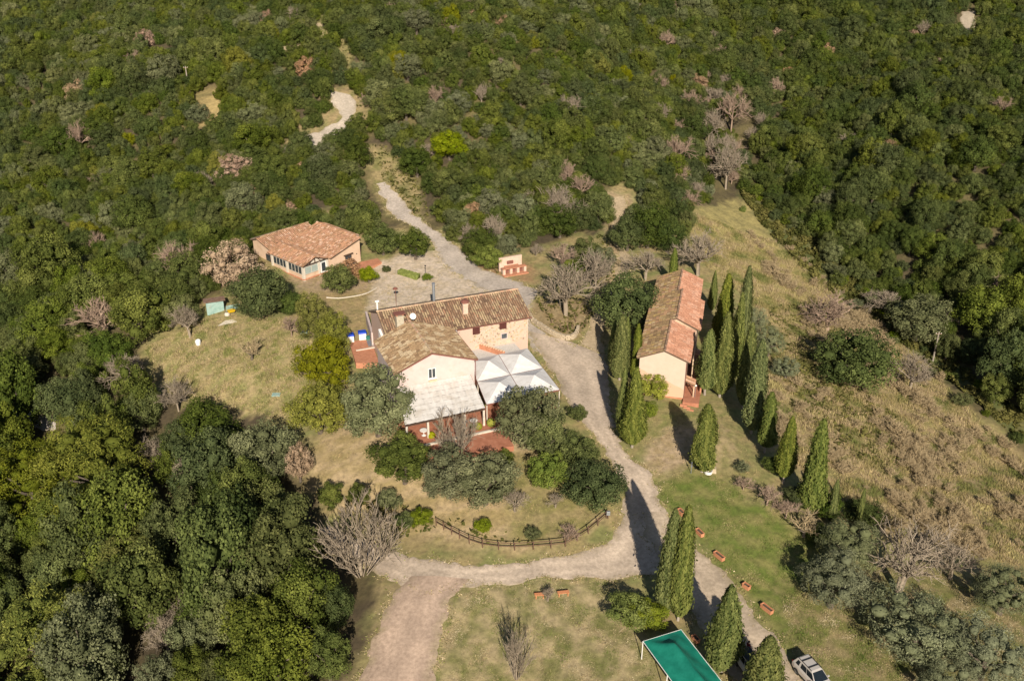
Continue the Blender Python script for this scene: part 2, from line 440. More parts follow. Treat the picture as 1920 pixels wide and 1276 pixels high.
road('upper_road', [(702,345),(717,372),(738,405),(772,426),(806,452),(818,475),(836,500),(880,530),(940,560),(970,590),(984,620),(1000,660)],
     [(722,341),(754,372),(775,400),(808,426),(845,452),(873,475),(899,500),(950,520),(1008,545),(990,588),(1030,630),(1086,650)], .02, (.45, .385, .325), seed=3)
road('main_road', [(985,618),(1003,652),(1030,690),(1052,730),(1075,775),(1100,800),(1128,840),(1160,890),(1170,950),(1150,1000),(1100,1030),(1000,1050),(880,1055),(780,1045),(690,1010),(600,990)],
     [(1075,642),(1133,668),(1141,710),(1143,750),(1150,790),(1160,825),(1180,855),(1215,885),(1240,935),(1250,1000),(1230,1075),(1050,1085),(900,1100),(770,1105),(680,1060),(590,1030)], .03, GC, .17, seed=11)
road('drive', [(1200,960),(1215,1020),(1260,1090),(1300,1160),(1345,1230),(1390,1320),(1430,1420)],
     [(1255,960),(1300,1025),(1350,1060),(1400,1125),(1450,1190),(1520,1290),(1590,1400)], .04, (.45, .36, .265), .14, seed=21)
road('gravel_track', [(770,1080),(735,1120),(705,1180),(672,1276),(640,1360),(600,1460)],
     [(880,1085),(855,1110),(835,1160),(822,1220),(815,1276),(800,1450)], .05, (.44, .325, .245), .14, seed=31)
road('dirt_path', [(1135,372),(1143,400),(1150,440),(1160,480),(1155,510),(1138,550),(1112,590),(1100,625),(1080,655)],
     [(1170,368),(1175,400),(1168,440),(1180,480),(1180,515),(1165,560),(1140,600),(1130,635),(1140,670)], .025, (.43, .335, .215), seed=41)
road('hill_track', [(612,170),(625,195),(640,222),(600,245),(560,262),(520,280)],
     [(655,178),(668,190),(660,225),(625,262),(580,285),(530,300)], .10, (.45, .385, .31), sub=8, seed=51)
road('hill_path', [(592,44),(590,66),(560,84),(500,88)], [(606,44),(606,70),(570,98),(505,100)], .10, (.46, .36, .22), sub=6, seed=61)
road('far_track', [(1803,22),(1800,50),(1798,84)], [(1832,22),(1826,50),(1818,84)], .12, (.37, .31, .23), sub=6, seed=71)
road('lower_lane', [(-60,752),(0,758),(50,764),(105,782)], [(-60,782),(0,786),(50,800),(105,812)], .08, (.46, .41, .36), sub=6, seed=81)

# ------------------------------------------------------------------ grass that nobody could count
M['grass'] = mat('grass_blades', (.75, .75, .75), (1.2, 1.2, 1.2), 1.5, .9, attr=True, spec=.1)
def on_road(x, y):
    r = np.zeros(x.shape, bool)
    for P in ROADMASK: r |= inpoly(x, y, [tuple(p) for p in P])
    return r
def scatter(polys, n, seed, box):
    r = np.random.default_rng(seed)
    x = r.uniform(box[0], box[1], n); y = r.uniform(box[2], box[3], n)
    px, py, _ = project(x, y, zt(x, y))
    keep = np.zeros(n, bool)
    for p in polys: keep |= inpoly(px, py, p)
    keep &= ~on_road(x, y)
    return x[keep], y[keep]
def tufts(name, polys, n, box, h, wd, blades, palette, seed, spread=.12, lean=.5, label=None, patch=4):
    x, y = scatter(polys, n, seed, box)
    r = np.random.default_rng(seed + 1)
    k = len(x) * blades
    bx = np.repeat(x, blades) + r.normal(0, spread, k); by = np.repeat(y, blades) + r.normal(0, spread, k); bz = zt(bx, by) - .03
    hh = r.uniform(h[0], h[1], k) * np.repeat(np.clip(.75 + .5 * vnoise(x, y, 5, seed), .3, 1.4), blades); a = r.uniform(0, 6.28, k); ww = r.uniform(.6, 1.3, k) * wd
    dx, dy = np.cos(a) * ww / 2, np.sin(a) * ww / 2
    lx, ly = r.normal(0, lean, k) * hh, r.normal(0, lean, k) * hh
    V = np.empty((k, 3, 3))
    V[:, 0] = np.stack([bx - dx, by - dy, bz], 1); V[:, 1] = np.stack([bx + dx, by + dy, bz], 1); V[:, 2] = np.stack([bx + lx, by + ly, bz + hh], 1)
    pal = np.array(palette)
    sel = np.clip((.5 + .8 * vnoise(x, y, patch, seed + 9, 4)) * len(pal), 0, len(pal) - .01)
    sel = np.clip(np.repeat(sel, blades) + r.normal(0, .5, k), 0, len(pal) - .01).astype(int)
    c = pal[sel] * r.uniform(.75, 1.25, (k, 1))
    me = np_mesh(name, V.reshape(-1, 3), None, M['grass'], col=np.repeat(c, 3, 0), tris=np.arange(3 * k).reshape(-1, 3))
    tag(link(name, me), label, 'grass', kind='stuff')
SL = [(1400,700),(1430,590),(1400,560),(1300,480),(1290,400),(1390,372),(1440,430),(1560,540),(1700,650),(1900,850),(2100,1000),(1950,1070),(1700,1010),(1560,940),(1480,860)]
tufts('dry_grass', [SL], 110000, (18, 80, 62, 178), (.25, .75), .07, 4, [(.14,.155,.045),(.21,.195,.07),(.28,.235,.095),(.32,.255,.12),(.40,.315,.165),(.36,.27,.165),(.38,.32,.14)], 5, spread=.16, lean=.35, patch=8, label='tall dry grass and weeds covering the slope right of the cypress row')
tufts('meadow_grass', [[(270,650),(400,590),(540,600),(600,650),(600,770),(540,790),(400,760),(300,730)]], 45000, (-60, -10, 98, 142), (.2, .55), .07, 4, [(.20,.21,.065),(.34,.285,.125),(.42,.33,.175),(.38,.29,.175),(.30,.26,.11)], 6, label='rough dry meadow grass below the upper cottage')
tufts('lawn_grass', [ZONES[5][0]], 110000, (-8, 62, 58, 104), (.06, .16), .09, 3, [(.10,.145,.028),(.13,.165,.035),(.17,.19,.05),(.22,.215,.075),(.32,.27,.13)], 8, spread=.10, lean=.7, label='short green winter grass of the lawn beside the drive')
tufts('mixed_grass', [ZONES[4][0], ZONES[6][0]], 130000, (-12, 62, 56, 92), (.05, .16), .09, 3, [(.13,.16,.04),(.19,.195,.06),(.28,.25,.11),(.37,.30,.17),(.33,.25,.14),(.42,.35,.22)], 18, spread=.10, lean=.7, label='patchy half dry winter grass at the lower edge of the picture')
tufts('garden_grass', [ZONES[2][0], ZONES[10][0], ZONES[13][0], ZONES[12][0]], 60000, (-50, 60, 78, 150), (.06, .2), .09, 3, [(.38,.29,.15),(.30,.245,.11),(.22,.21,.07),(.34,.25,.13)], 9, spread=.10, lean=.7, label='short yellowed grass of the garden around the farmhouse')

# grass, leaves and weeds creeping over the road edges
def verge():
    r = np.random.default_rng(900); PX, PY = [], []
    for E_, D_ in EDGES[:8] + EDGES[8:10]:
        for i in range(len(E_) - 1):
            L_ = np.linalg.norm(E_[i + 1] - E_[i]); n = int(L_ * 38)
            t = r.uniform(0, 1, n)[:, None]; off = r.normal(.12, .40, n)[:, None]
            p = E_[i] * (1 - t) + E_[i + 1] * t + D_[i] * off; k = vnoise(p[:, 0], p[:, 1], 2.5, 901, 3) > -.1
            PX.append(p[k, 0]); PY.append(p[k, 1])
    x, y = np.concatenate(PX), np.concatenate(PY); px, py, _s = project(x, y, zt(x, y))
    deep = np.zeros(len(x), bool)
    x, y = x[~deep], y[~deep]; k = len(x); a = r.uniform(0, 6.28, k); w_ = r.uniform(.05, .12, k); h = r.uniform(.03, .16, k); z = zt(x, y) + .01
    V = np.empty((k, 3, 3)); dx, dy = np.cos(a) * w_, np.sin(a) * w_
    V[:, 0] = np.stack([x - dx, y - dy, z], 1); V[:, 1] = np.stack([x + dx, y + dy, z], 1); V[:, 2] = np.stack([x + r.normal(0, .1, k), y + r.normal(0, .1, k), z + h], 1)
    pal = np.array([(.40,.31,.18),(.34,.27,.14),(.24,.22,.08),(.44,.36,.23),(.17,.18,.05)]); c = pal[r.integers(0, 5, k)] * r.uniform(.8, 1.2, (k, 1))
    tag(link('verge_grass', np_mesh('verge_grass', V.reshape(-1, 3), None, M['grass'], col=np.repeat(c, 3, 0), tris=np.arange(3 * k).reshape(-1, 3))), 'thin dry grass and weeds creeping over the edges of the gravel roads', 'grass', kind='stuff')
verge()
# brambles and low scrub: nobody could count the sprays
SCRUB = [([(1388,365),(1430,425),(1520,522),(1600,578),(1700,652),(1790,722),(1920,832),(2060,930),(2060,860),(1920,778),(1790,678),(1700,608),(1580,498),(1500,418),(1440,365),(1400,335)], .9, 60000),
         ([(690,270),(722,275),(795,352),(805,420),(770,400),(722,345)], .55, 5000), ([(630,40),(648,50),(690,230),(682,280),(640,295),(560,300),(520,262),(600,270),(668,240),(655,160)], .7, 9000),
         ([(1440,580),(1500,570),(1600,640),(1640,720),(1560,760),(1450,720)], .5, 3500), ([(1480,640),(1560,680),(1700,800),(1760,900),(1600,860),(1480,760)], .45, 3500),
         ([(870,465),(925,480),(945,520),(900,505)], .6, 2200), ([(1000,560),(1110,555),(1112,600),(1085,628),(1040,622)], .5, 2200), ([(1120,440),(1150,440),(1152,520),(1110,570)], .6, 1800),
         ([(820,985),(900,1018),(1000,1022),(960,1000),(860,975)], .5, 1200), ([(640,930),(760,950),(820,990),(760,1010),(660,985)], .5, 2500), ([(700,440),(800,440),(830,470),(720,470)], .3, 600)]
def scrub():
    V_, T_ = [], []
    for k, (poly, h, n) in enumerate(SCRUB):
        xs = [atz(*p, 4)[:2] for p in poly]; b = (min(p[0] for p in xs) - 12, max(p[0] for p in xs) + 12, min(p[1] for p in xs) - 25, max(p[1] for p in xs) + 25)
        x, y = scatter([poly], n * 8, 300 + k, b); x, y = x[:n], y[:n]; r = np.random.default_rng(400 + k)
        c = vnoise(x, y, 3.5, 410 + k, 3); keep = c > -.25; x, y, c = x[keep], y[keep], c[keep]
        z = zt(x, y) + h * np.clip(c + .35, 0, 1.2) * np.sqrt(r.uniform(.1, 1, len(x)))
        m = len(x); P = np.stack([x, y, z], 1); N_ = np.stack([r.normal(0, .6, m), r.normal(0, .6, m), np.ones(m)], 1); N_ /= np.linalg.norm(N_, axis=1, keepdims=True)
        t = np.cross(N_, r.normal(0, 1, (m, 3))); t /= np.linalg.norm(t, axis=1, keepdims=True); b2 = np.cross(N_, t); s_ = r.uniform(.12, .34, m)[:, None]
        q = np.stack([P - t * s_, P + b2 * s_ * .7, P + t * s_, P - b2 * s_ * .7], 1)
        V_.append(q.reshape(-1, 3)); T_.append(np.repeat(np.clip(.45 + .5 * vnoise(x, y, 6, 420 + k, 2) + r.normal(0, .2, m), 0, 1), 4))
    V_ = np.vstack(V_); mm = leaf_mat('bramble_leaf', (.055, .062, .016), (.185, .17, .055))
    tag(link('bramble_scrub', np_mesh('bramble_scrub', V_, np.arange(len(V_)).reshape(-1, 4), mm, tint=np.concatenate(T_))), 'low brambles and scrub along the gully, the banks and the hill road', 'scrub', kind='stuff')
scrub()

# ------------------------------------------------------------------ building materials
M['plaster_peach'] = mat('peach_plaster', (.55, .39, .27), (.595, .435, .31), 1.2, .9, .1, 30, stains=((.47, .32, .21), .7, .55, .8))
M['plaster_cream'] = mat('cream_plaster', (.50, .40, .37), (.56, .455, .42), 1.0, .9, .1, 30, stains=((.47, .34, .265), .9, .52, .8))
M['white'] = mat('white_paint', (.72, .70, .66), (.80, .78, .75), 3, .6)
M['stonewhite'] = mat('pale_stone', (.50, .44, .36), (.62, .56, .47), 4, .9, .3, 20)
M['shutter'] = mat('dark_red_wood', (.075, .024, .020), (.11, .036, .028), 8, .6)
M['darkwood'] = mat('dark_wood', (.055, .032, .022), (.10, .06, .04), 7, .7, .2, 30)
M['wood'] = mat('weathered_wood', (.22, .14, .09), (.32, .22, .15), 7, .8, .3, 30)
M['lightwood'] = mat('pale_wood', (.52, .38, .25), (.62, .47, .33), 7, .7)
M['glass'] = mat('window_glass', (.03, .04, .045), (.05, .06, .065), 1, .08, spec=.6)
M['blind'] = mat('grey_green_blind', (.28, .33, .30), (.34, .39, .36), 1, .5)
M['tile'] = mat('roof_tile_clay', (.72, .72, .72), (1.2, 1.2, 1.2), 5, .92, .2, 25, attr=True, spec=.15)
M['tilebed'] = mat('roof_tile_channel', (.085, .055, .037), (.17, .11, .07), 4, .95, .3, 20)
M['bbq'] = mat('pink_brickwork', (.52, .37, .28), (.62, .46, .36), 2.2, .9, .3, 14)
M['brick'] = mat('terracotta_brick', (.40, .17, .095), (.54, .25, .15), 2.5, .9, .2, 25)
M['paver'] = mat('red_paving', (.33, .13, .075), (.44, .19, .115), 1.5, .9, .15, 20)
M['rust'] = mat('rusty_metal', (.16, .06, .045), (.23, .095, .07), 5, .8)
M['metal'] = mat('grey_metal', (.33, .35, .38), (.42, .44, .47), 5, .45, metal=.6)
M['render'] = mat('chimney_render', (.36, .31, .22), (.50, .44, .34), 3, .9, .2, 20)
M['canvas'] = mat('white_canvas', (.62, .595, .57), (.74, .72, .70), 1.1, .7, .08, 10, stains=((.50, .46, .41), .8, .58, .85))
M['sheet'] = mat('weathered_white_sheet', (.56, .53, .49), (.70, .67, .63), 1.3, .7, .1, 8, stains=((.46, .40, .33), .6, .5, .85))
M['iron'] = mat('dark_iron', (.02, .02, .022), (.04, .04, .042), 5, .6)
M['pebble'] = mat('white_pebbles', (.42, .40, .37), (.66, .63, .59), 9, .9, .5, 30)
M['stone'] = mat('rubble_stone', (.34, .27, .185), (.52, .43, .31), 3.5, .95, .6, 12)

def wall_stone_mat():
    m = bpy.data.materials.new('stone_and_plaster'); m.use_nodes = True
    t = m.node_tree; N = t.nodes; L = t.links; p = N['Principled BSDF']; p.inputs['Roughness'].default_value = .92
    tc = N.new('ShaderNodeTexCoord')
    vo = N.new('ShaderNodeTexVoronoi'); vo.inputs['Scale'].default_value = 3.8; vo.feature = 'F1'
    L.new(tc.outputs['Object'], vo.inputs['Vector'])
    cr = N.new('ShaderNodeValToRGB')
    e = cr.color_ramp.elements; e[0].position = 0; e[0].color = (.53, .40, .30, 1); e[1].position = .93; e[1].color = (.27, .20, .14, 1)
    for pos, c in ((.3, (.50, .385, .27, 1)), (.5, (.42, .325, .20, 1)), (.68, (.53, .43, .32, 1)), (.84, (.40, .31, .215, 1))):
        k = e.new(pos); k.color = c
    cr.color_ramp.interpolation = 'CONSTANT'
    sp = N.new('ShaderNodeSeparateColor'); L.new(vo.outputs['Color'], sp.inputs[0]); L.new(sp.outputs[0], cr.inputs['Fac'])
    edge = N.new('ShaderNodeMath'); edge.operation = 'LESS_THAN'; edge.inputs[1].default_value = .55
    L.new(vo.outputs['Distance'], edge.inputs[0])
    pos = N.new('ShaderNodeSeparateXYZ'); L.new(tc.outputs['Object'], pos.inputs[0])
    nz = N.new('ShaderNodeTexNoise'); nz.inputs['Scale'].default_value = .9; nz.inputs['Detail'].default_value = 5; L.new(tc.outputs['Object'], nz.inputs['Vector'])
    mr = N.new('ShaderNodeMapRange'); mr.inputs['From Min'].default_value = -10.0; mr.inputs['From Max'].default_value = -4.5; L.new(pos.outputs['X'], mr.inputs['Value'])
    mz = N.new('ShaderNodeMapRange'); mz.inputs['From Min'].default_value = 2.2; mz.inputs['From Max'].default_value = 3.6; L.new(pos.outputs['Z'], mz.inputs['Value'])
    mul = N.new('ShaderNodeMath'); mul.operation = 'MULTIPLY'; L.new(mr.outputs[0], mul.inputs[0]); L.new(mz.outputs[0], mul.inputs[1])
    add = N.new('ShaderNodeMath'); add.operation = 'ADD'; L.new(mul.outputs[0], add.inputs[0]); L.new(nz.outputs['Fac'], add.inputs[1])
    gt = N.new('ShaderNodeMath'); gt.operation = 'GREATER_THAN'; gt.inputs[1].default_value = .80; L.new(add.outputs[0], gt.inputs[0])
    both = N.new('ShaderNodeMath'); both.operation = 'MULTIPLY'; L.new(gt.outputs[0], both.inputs[0]); L.new(edge.outputs[0], both.inputs[1])
    mx = N.new('ShaderNodeMix'); mx.data_type = 'RGBA'; mx.inputs['A'].default_value = (.53, .375, .295, 1)
    L.new(cr.outputs['Color'], mx.inputs['B']); L.new(both.outputs[0], mx.inputs['Factor'])
    L.new(mx.outputs['Result'], p.inputs['Base Color'])
    b = N.new('ShaderNodeBump'); b.inputs['Strength'].default_value = .4; b.inputs['Distance'].default_value = .05
    L.new(vo.outputs['Distance'], b.inputs['Height']); L.new(b.outputs['Normal'], p.inputs['Normal'])
    return m
M['stonewall'] = wall_stone_mat()

def two_tone_mat():
    """gable repainted in two coats: cream above a wavering line, peach below"""
    m = mat('two_coat_plaster', (.545, .42, .325), (.585, .455, .36), 1.0, .9, .08, 30)
    t = m.node_tree; N = t.nodes; L = t.links; p = N['Principled BSDF']
    src = p.inputs['Base Color'].links[0].from_socket
    tc = N.new('ShaderNodeTexCoord'); s = N.new('ShaderNodeSeparateXYZ'); L.new(tc.outputs['Object'], s.inputs[0])
    nz = N.new('ShaderNodeTexNoise'); nz.inputs['Scale'].default_value = .5; L.new(tc.outputs['Object'], nz.inputs['Vector'])
    ma = N.new('ShaderNodeMath'); ma.operation = 'MULTIPLY_ADD'; ma.inputs[1].default_value = -.42; ma.inputs[2].default_value = .95; L.new(s.outputs['X'], ma.inputs[0])
    ad = N.new('ShaderNodeMath'); ad.operation = 'ADD'; L.new(ma.outputs[0], ad.inputs[0]); L.new(nz.outputs['Fac'], ad.inputs[1])
    lt = N.new('ShaderNodeMath'); lt.operation = 'LESS_THAN'; L.new(s.outputs['Z'], lt.inputs[0]); L.new(ad.outputs[0], lt.inputs[1])
    mx = N.new('ShaderNodeMix'); mx.data_type = 'RGBA'; L.new(lt.outputs[0], mx.inputs['Factor']); L.new(src, mx.inputs['A']); mx.inputs['B'].default_value = (.56, .375, .255, 1)
    L.new(mx.outputs['Result'], p.inputs['Base Color']); return m
M['twotone'] = two_tone_mat()

PAL_FARM = [(0.276, 0.167, 0.103), (0.350, 0.229, 0.142), (0.221, 0.136, 0.086), (0.423, 0.299, 0.194), (0.304, 0.211, 0.133), (0.368, 0.211, 0.129), (0.175, 0.110, 0.073), (0.396, 0.290, 0.172)]
PAL_WING = [(0.279, 0.186, 0.106), (0.328, 0.229, 0.133), (0.238, 0.150, 0.087), (0.369, 0.265, 0.160), (0.295, 0.205, 0.114), (0.213, 0.142, 0.084), (0.410, 0.316, 0.205)]
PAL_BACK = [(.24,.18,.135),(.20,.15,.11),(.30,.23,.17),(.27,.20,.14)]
PAL_ORANGE = [(.43,.215,.138),(.46,.235,.150),(.41,.20,.128),(.44,.222,.142),(.49,.275,.19)]
PAL_LICHEN = [(0.242, 0.163, 0.086), (0.296, 0.213, 0.108), (0.179, 0.118, 0.068), (0.328, 0.228, 0.094), (0.218, 0.144, 0.086), (0.359, 0.266, 0.158), (0.312, 0.190, 0.108)]
PAL_COTT = [(0.423, 0.229, 0.142), (0.360, 0.207, 0.120), (0.486, 0.282, 0.181), (0.558, 0.370, 0.267), (0.324, 0.185, 0.107), (0.387, 0.238, 0.138), (0.450, 0.246, 0.146)]

def roof_panel(tm, sm, org, ex, up, w, L, pal, seed, pitch=.33, step=.48, patch=3.0):
    """slab into sm, barrel tiles into tm; org = eave corner, ex along the eave, up = unit vector up the slope"""
    org, ex, up = Vector(org), Vector(ex).normalized(), Vector(up).normalized()
    n = ex.cross(up)
    if n.z < 0: n = -n
    r = random.Random(seed)
    a = [org, org + ex * w, org + ex * w + up * L, org + up * L]
    sm.add([tuple(p - n * .14) for p in a] + [tuple(p) for p in a], [(3, 2, 1, 0), (4, 5, 6, 7), (0, 1, 5, 4), (1, 2, 6, 5), (2, 3, 7, 6), (3, 0, 4, 7)])
    nc = int(w / pitch); pw = w / nc; nr = int(L / step); ps = L / nr
    prof = ((-.5, 0), (-.30, .8), (.30, .8), (.5, 0))
    for i in range(nc):
        for j in range(nr):
            cx = (i + .5) * pw + r.gauss(0, .012); y0 = j * ps - .05 + r.gauss(0, .02)
            k = .5 + .75 * float(vnoise(org.x + cx + seed * 3.1, j * ps + seed * 1.7, patch, seed, 2)) + r.gauss(0, .26)
            c = pal[int(max(0, min(.999, k)) * len(pal))]
            f = r.uniform(.88, 1.14); c = (c[0] * f, c[1] * f, c[2] * f)
            sk = r.gauss(0, .015); vs = []
            for (yy, wd, lift) in ((y0, pw * .78, .028), (y0 + ps * 1.04, pw * .62, .006)):
                for q, h in prof:
                    vs.append(tuple(org + ex * (cx + q * wd + (sk if yy > y0 else -sk)) + up * yy + n * (lift + h * .085)))
            tm.add(vs, [(0, 1, 5, 4), (1, 2, 6, 5), (2, 3, 7, 6), (3, 2, 1, 0)], c)
def ridge_caps(tm, a, b, pal, seed, wd=.32):
    a, b = Vector(a), Vector(b); d = (b - a); L = d.length; d.normalize(); x = d.cross(Vector((0, 0, 1))).normalized()
    r = random.Random(seed); n = int(L / .45)
    for i in range(n):
        p = a + d * (L * i / n); q = a + d * (L * (i + 1.06) / n); c = r.choice(pal); f = r.uniform(.9, 1.25); c = tuple(v * f for v in c)
        vs = []
        for pt, s, l in ((p, 1.0, .03), (q, .85, 0)):
            for o_, h in ((-.5, -.02), (-.3, .11), (.3, .11), (.5, -.02)):
                vs.append(tuple(pt + x * o_ * wd * s + Vector((0, 0, h + l))))
        tm.add(vs, [(0, 1, 5, 4), (1, 2, 6, 5), (2, 3, 7, 6), (3, 2, 1, 0)], c)
def roof_part(root, panels, ridges, name='roof'):
    sm, tm = MB(), MB()
    for k, (org, ex, up, w_, L, pal, *pit) in enumerate(panels): roof_panel(tm, sm, org, ex, up, w_, L, pal, 17 * k + len(panels) + int(abs(org[0]) * 10), *pit)
    for k, (a, b, pal) in enumerate(ridges): ridge_caps(tm, a, b, pal, k)
    ro = sm.build(name, M['tilebed'], root)
    tm.build('roof_tiles', M['tile'], ro, kind='stuff')
    return ro
def slope(dx, dy, dz):
    v = Vector((dx, dy, dz)); return tuple(v.normalized()), v.length
def window(root, c, w_, h, axis, out, frame_m, pane_m, panes=1, sill=None, depth=.06):
    """axis 'x': wall runs along x, facing out (+1/-1 in y); frame bars and panes are separate meshes"""
    f = MB(); t = .07
    def P(u, v, d): return (c[0] + u, c[1] + out * d, c[2] + v) if axis == 'x' else (c[0] + out * d, c[1] + u, c[2] + v)
    def D(u, d, v): return (u, d, v) if axis == 'x' else (d, u, v)
    for s in (-1, 1):
        f.box(P(s * (w_ / 2 - t / 2), 0, depth / 2), D(t, depth, h)); f.box(P(0, s * (h / 2 - t / 2), depth / 2), D(w_ - 2 * t, depth, t))
    for k in range(1, panes): f.box(P(-w_ / 2 + k * w_ / panes, 0, depth / 2), D(t, depth, h - 2 * t))
    fo = f.build('window', frame_m, root)
    for k in range(panes):
        MB().box(P(-w_ / 2 + (k + .5) * w_ / panes, 0, .012), D(w_ / panes - .05, .02, h - t)).build('pane', pane_m, fo)
    if sill: MB().box(P(0, -h / 2 - .05, .08), D(w_ + .2, .2, .08)).build('sill', sill, fo)
    return fo

# ------------------------------------------------------------------ farmhouse (two blocks under tiled gables)
FO, FU, FV = np.array([2.4, 122.6]), np.array([.928, .372]), np.array([.372, -.928])
FRZ = math.atan2(FU[1], FU[0]); FZ = 4.0
def floc(px, py, z):                       # image point at height z -> farmhouse coordinates
    d = atz(px, py, z)[:2] - FO; return (float(d @ FU), float(-(d @ FV)), z - FZ)
def fonwall(px, py, y):                    # image point on the plane y = const of the farmhouse
    r = ray(px, py); t = ((FO @ FV) - y) / (r[:2] @ FV); p = r * t + np.array([0, 0, CAM_H]); d = p[:2] - FO
    return (float(d @ FU), y, float(p[2]) - FZ)
fh = empty('farmhouse', 'long stone and pink plaster farmhouse with a gabled front wing and brown tiled roofs', 'farmhouse', (FO[0], FO[1], FZ), FRZ)
MB().extr_x([(.1, -2), (.1, 6.30), (4.8, 8.22), (9.5, 6.30), (9.5, -2)], -20.4, -.1).build('wall', M['stonewall'], fh)
o = MB().extr_y([(-22.0, -2), (-22.0, 6.30), (-17.3, 8.25), (-11.6, 6.30), (-11.6, -2)], -9.4, .05).build('wall', M['plaster_cream'], fh)
o['label'] = 'cream plastered gable wing'
u1, l1 = slope(0, 5.15, 2.12); u2, l2 = slope(0, -5.15, 2.12)
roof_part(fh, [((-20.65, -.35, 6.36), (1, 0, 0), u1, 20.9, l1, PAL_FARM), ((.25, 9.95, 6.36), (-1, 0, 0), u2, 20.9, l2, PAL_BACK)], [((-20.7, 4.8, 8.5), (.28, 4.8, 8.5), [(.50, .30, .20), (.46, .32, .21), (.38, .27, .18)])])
u3, l3 = slope(5.05, 0, 2.08); u4, l4 = slope(-6.0, 0, 2.08)
roof_part(fh, [((-22.35, .30, 6.42), (0, -1, 0), u3, 10.1, l3, PAL_WING, .27), ((-11.3, -9.8, 6.42), (0, 1, 0), u4, 10.1, l4, PAL_WING, .27)], [((-17.3, .32, 8.52), (-17.3, -9.82, 8.52), [(.44, .31, .20), (.50, .31, .21), (.40, .30, .2)])])
fb = MB()                                   # dark verge boards under the wing roof
for a, b in (((-22.4, -9.80, 6.28), (-17.3, -9.80, 8.36)), ((-17.3, -9.80, 8.36), (-11.25, -9.80, 6.28))): fb.bar(a, b, .05, .16)
fb.build('verge_board', M['rust'], fh)
gb = MB(); gb.tube([(-11.2, -.42, 6.22), (.3, -.42, 6.22)], .07); gb.build('gutter', M['rust'], fh)
gb = MB(); gb.tube([(-11.15, -9.6, 6.3), (-11.15, -.3, 6.3)], .07); gb.tube([(-11.45, -9.46, 6.1), (-11.45, -9.46, 2.5)], .05); gb.build('gutter', M['rust'], fh)
for (cx, cz) in ((-7.9, 5.55), (-3.92, 5.65)):
    f = MB().box((cx, .06, cz), (1.05, .10, 1.32)).build('shutter', M['shutter'], fh)
    s = MB()
    for k in range(7): s.box((cx, .0, cz - .55 + k * .18), (.92, .04, .07), rx=.5)
    s.build('louvre', M['shutter'], f)
wf = MB()
for s in (-1, 1): wf.box((-3.75 + s * .46, .06, 3.85), (.12, .10, .98)); wf.box((-3.75, .06, 3.85 + s * .43), (.8, .10, .12))
wo = wf.build('window', M['plaster_cream'], fh)
MB().box((-3.75, .085, 3.85), (.8, .02, .74)).build('pane', M['glass'], wo)
g = MB()
for k in range(4): g.bar((-4.05 + k * .2, .04, 3.5), (-4.05 + k * .2, .04, 4.2), .025)
for k in range(3): g.bar((-4.15, .035, 3.6 + k * .25), (-3.35, .035, 3.6 + k * .25), .025)
g.build('grille', M['metal'], wo)
window(fh, (-17.32, -9.4, 5.4), 1.0, 1.42, 'x', -1, M['white'], M['glass'], 2, sill=M['white'])
pl = MB().box((-17.3, -9.62, 4.45), (1.05, .26, .24)).build('flower_box', M['lightwood'], fh)
# stucco strip between the blocks, left end buttress, white partly standing in for sunlight
MB().extr_x([(-.1, -1.5), (-.1, 5.0), (4.0, 6.2), (4.6, -1.5)], -20.75, -20.42).build('buttress', M['white'], fh)
# chimneys
x, y = -18.35, 1.5
c1 = MB(); c1.box((x, y, 7.75), (1.0, .95, 2.3)); c1.box((x, y, 8.95), (1.08, 1.03, .12))
co = c1.build('chimney', M['render'], fh)
MB().box((x, y, 9.27), (1.5, 1.0, .10), rx=.05).build('chimney_cap', M['rust'], co)
for i in (-1, 1):
    for j in (-1, 1): MB().box((x + i * .42, y + j * .38, 9.11), (.12, .12, .22)).build('cap_support', M['brick'], co)
x, y = -8.75, 2.2
c1 = MB(); c1.box((x, y, 7.9), (.7, .62, 1.7)); c1.box((x, y, 8.8), (.82, .74, .14))
co = c1.build('chimney', M['bbq'], fh); co['label'] = 'brick chimney under a small rusty hood'
for i in (-1, 1): MB().box((x + i * .28, y, 8.97), (.1, .5, .22)).build('cap_support', M['brick'], co)
MB().lathe([(.62, 0), (.55, .16), (.3, .3), (.04, .34)], (x, y, 9.06), 10).build('chimney_cap', M['rust'], co)
# metal flues on the rear slope
p = fonwall(813.5, 556, 7.6); q = fonwall(812, 532, 7.6)
fl = MB().tube([(p[0], p[1], p[2] - .8), (p[0], p[1], q[2])], .2, 10); fl.lathe([(.26, 0), (.26, .1)], (p[0], p[1], q[2]), 10); fl.build('flue', M['metal'], fh)
p = fonwall(707.5, 577, 8.0); q = fonwall(706.5, 563, 8.0)
f = MB().tube([(p[0], p[1], p[2] - .7), (p[0], p[1], q[2])], .12, 8); f.tube([(p[0] - .28, p[1], q[2] - .15), (p[0] + .28, p[1], q[2] - .15)], .14, 8)
f.build('flue', M['white'], fh)['label'] = 'short white T shaped flue'
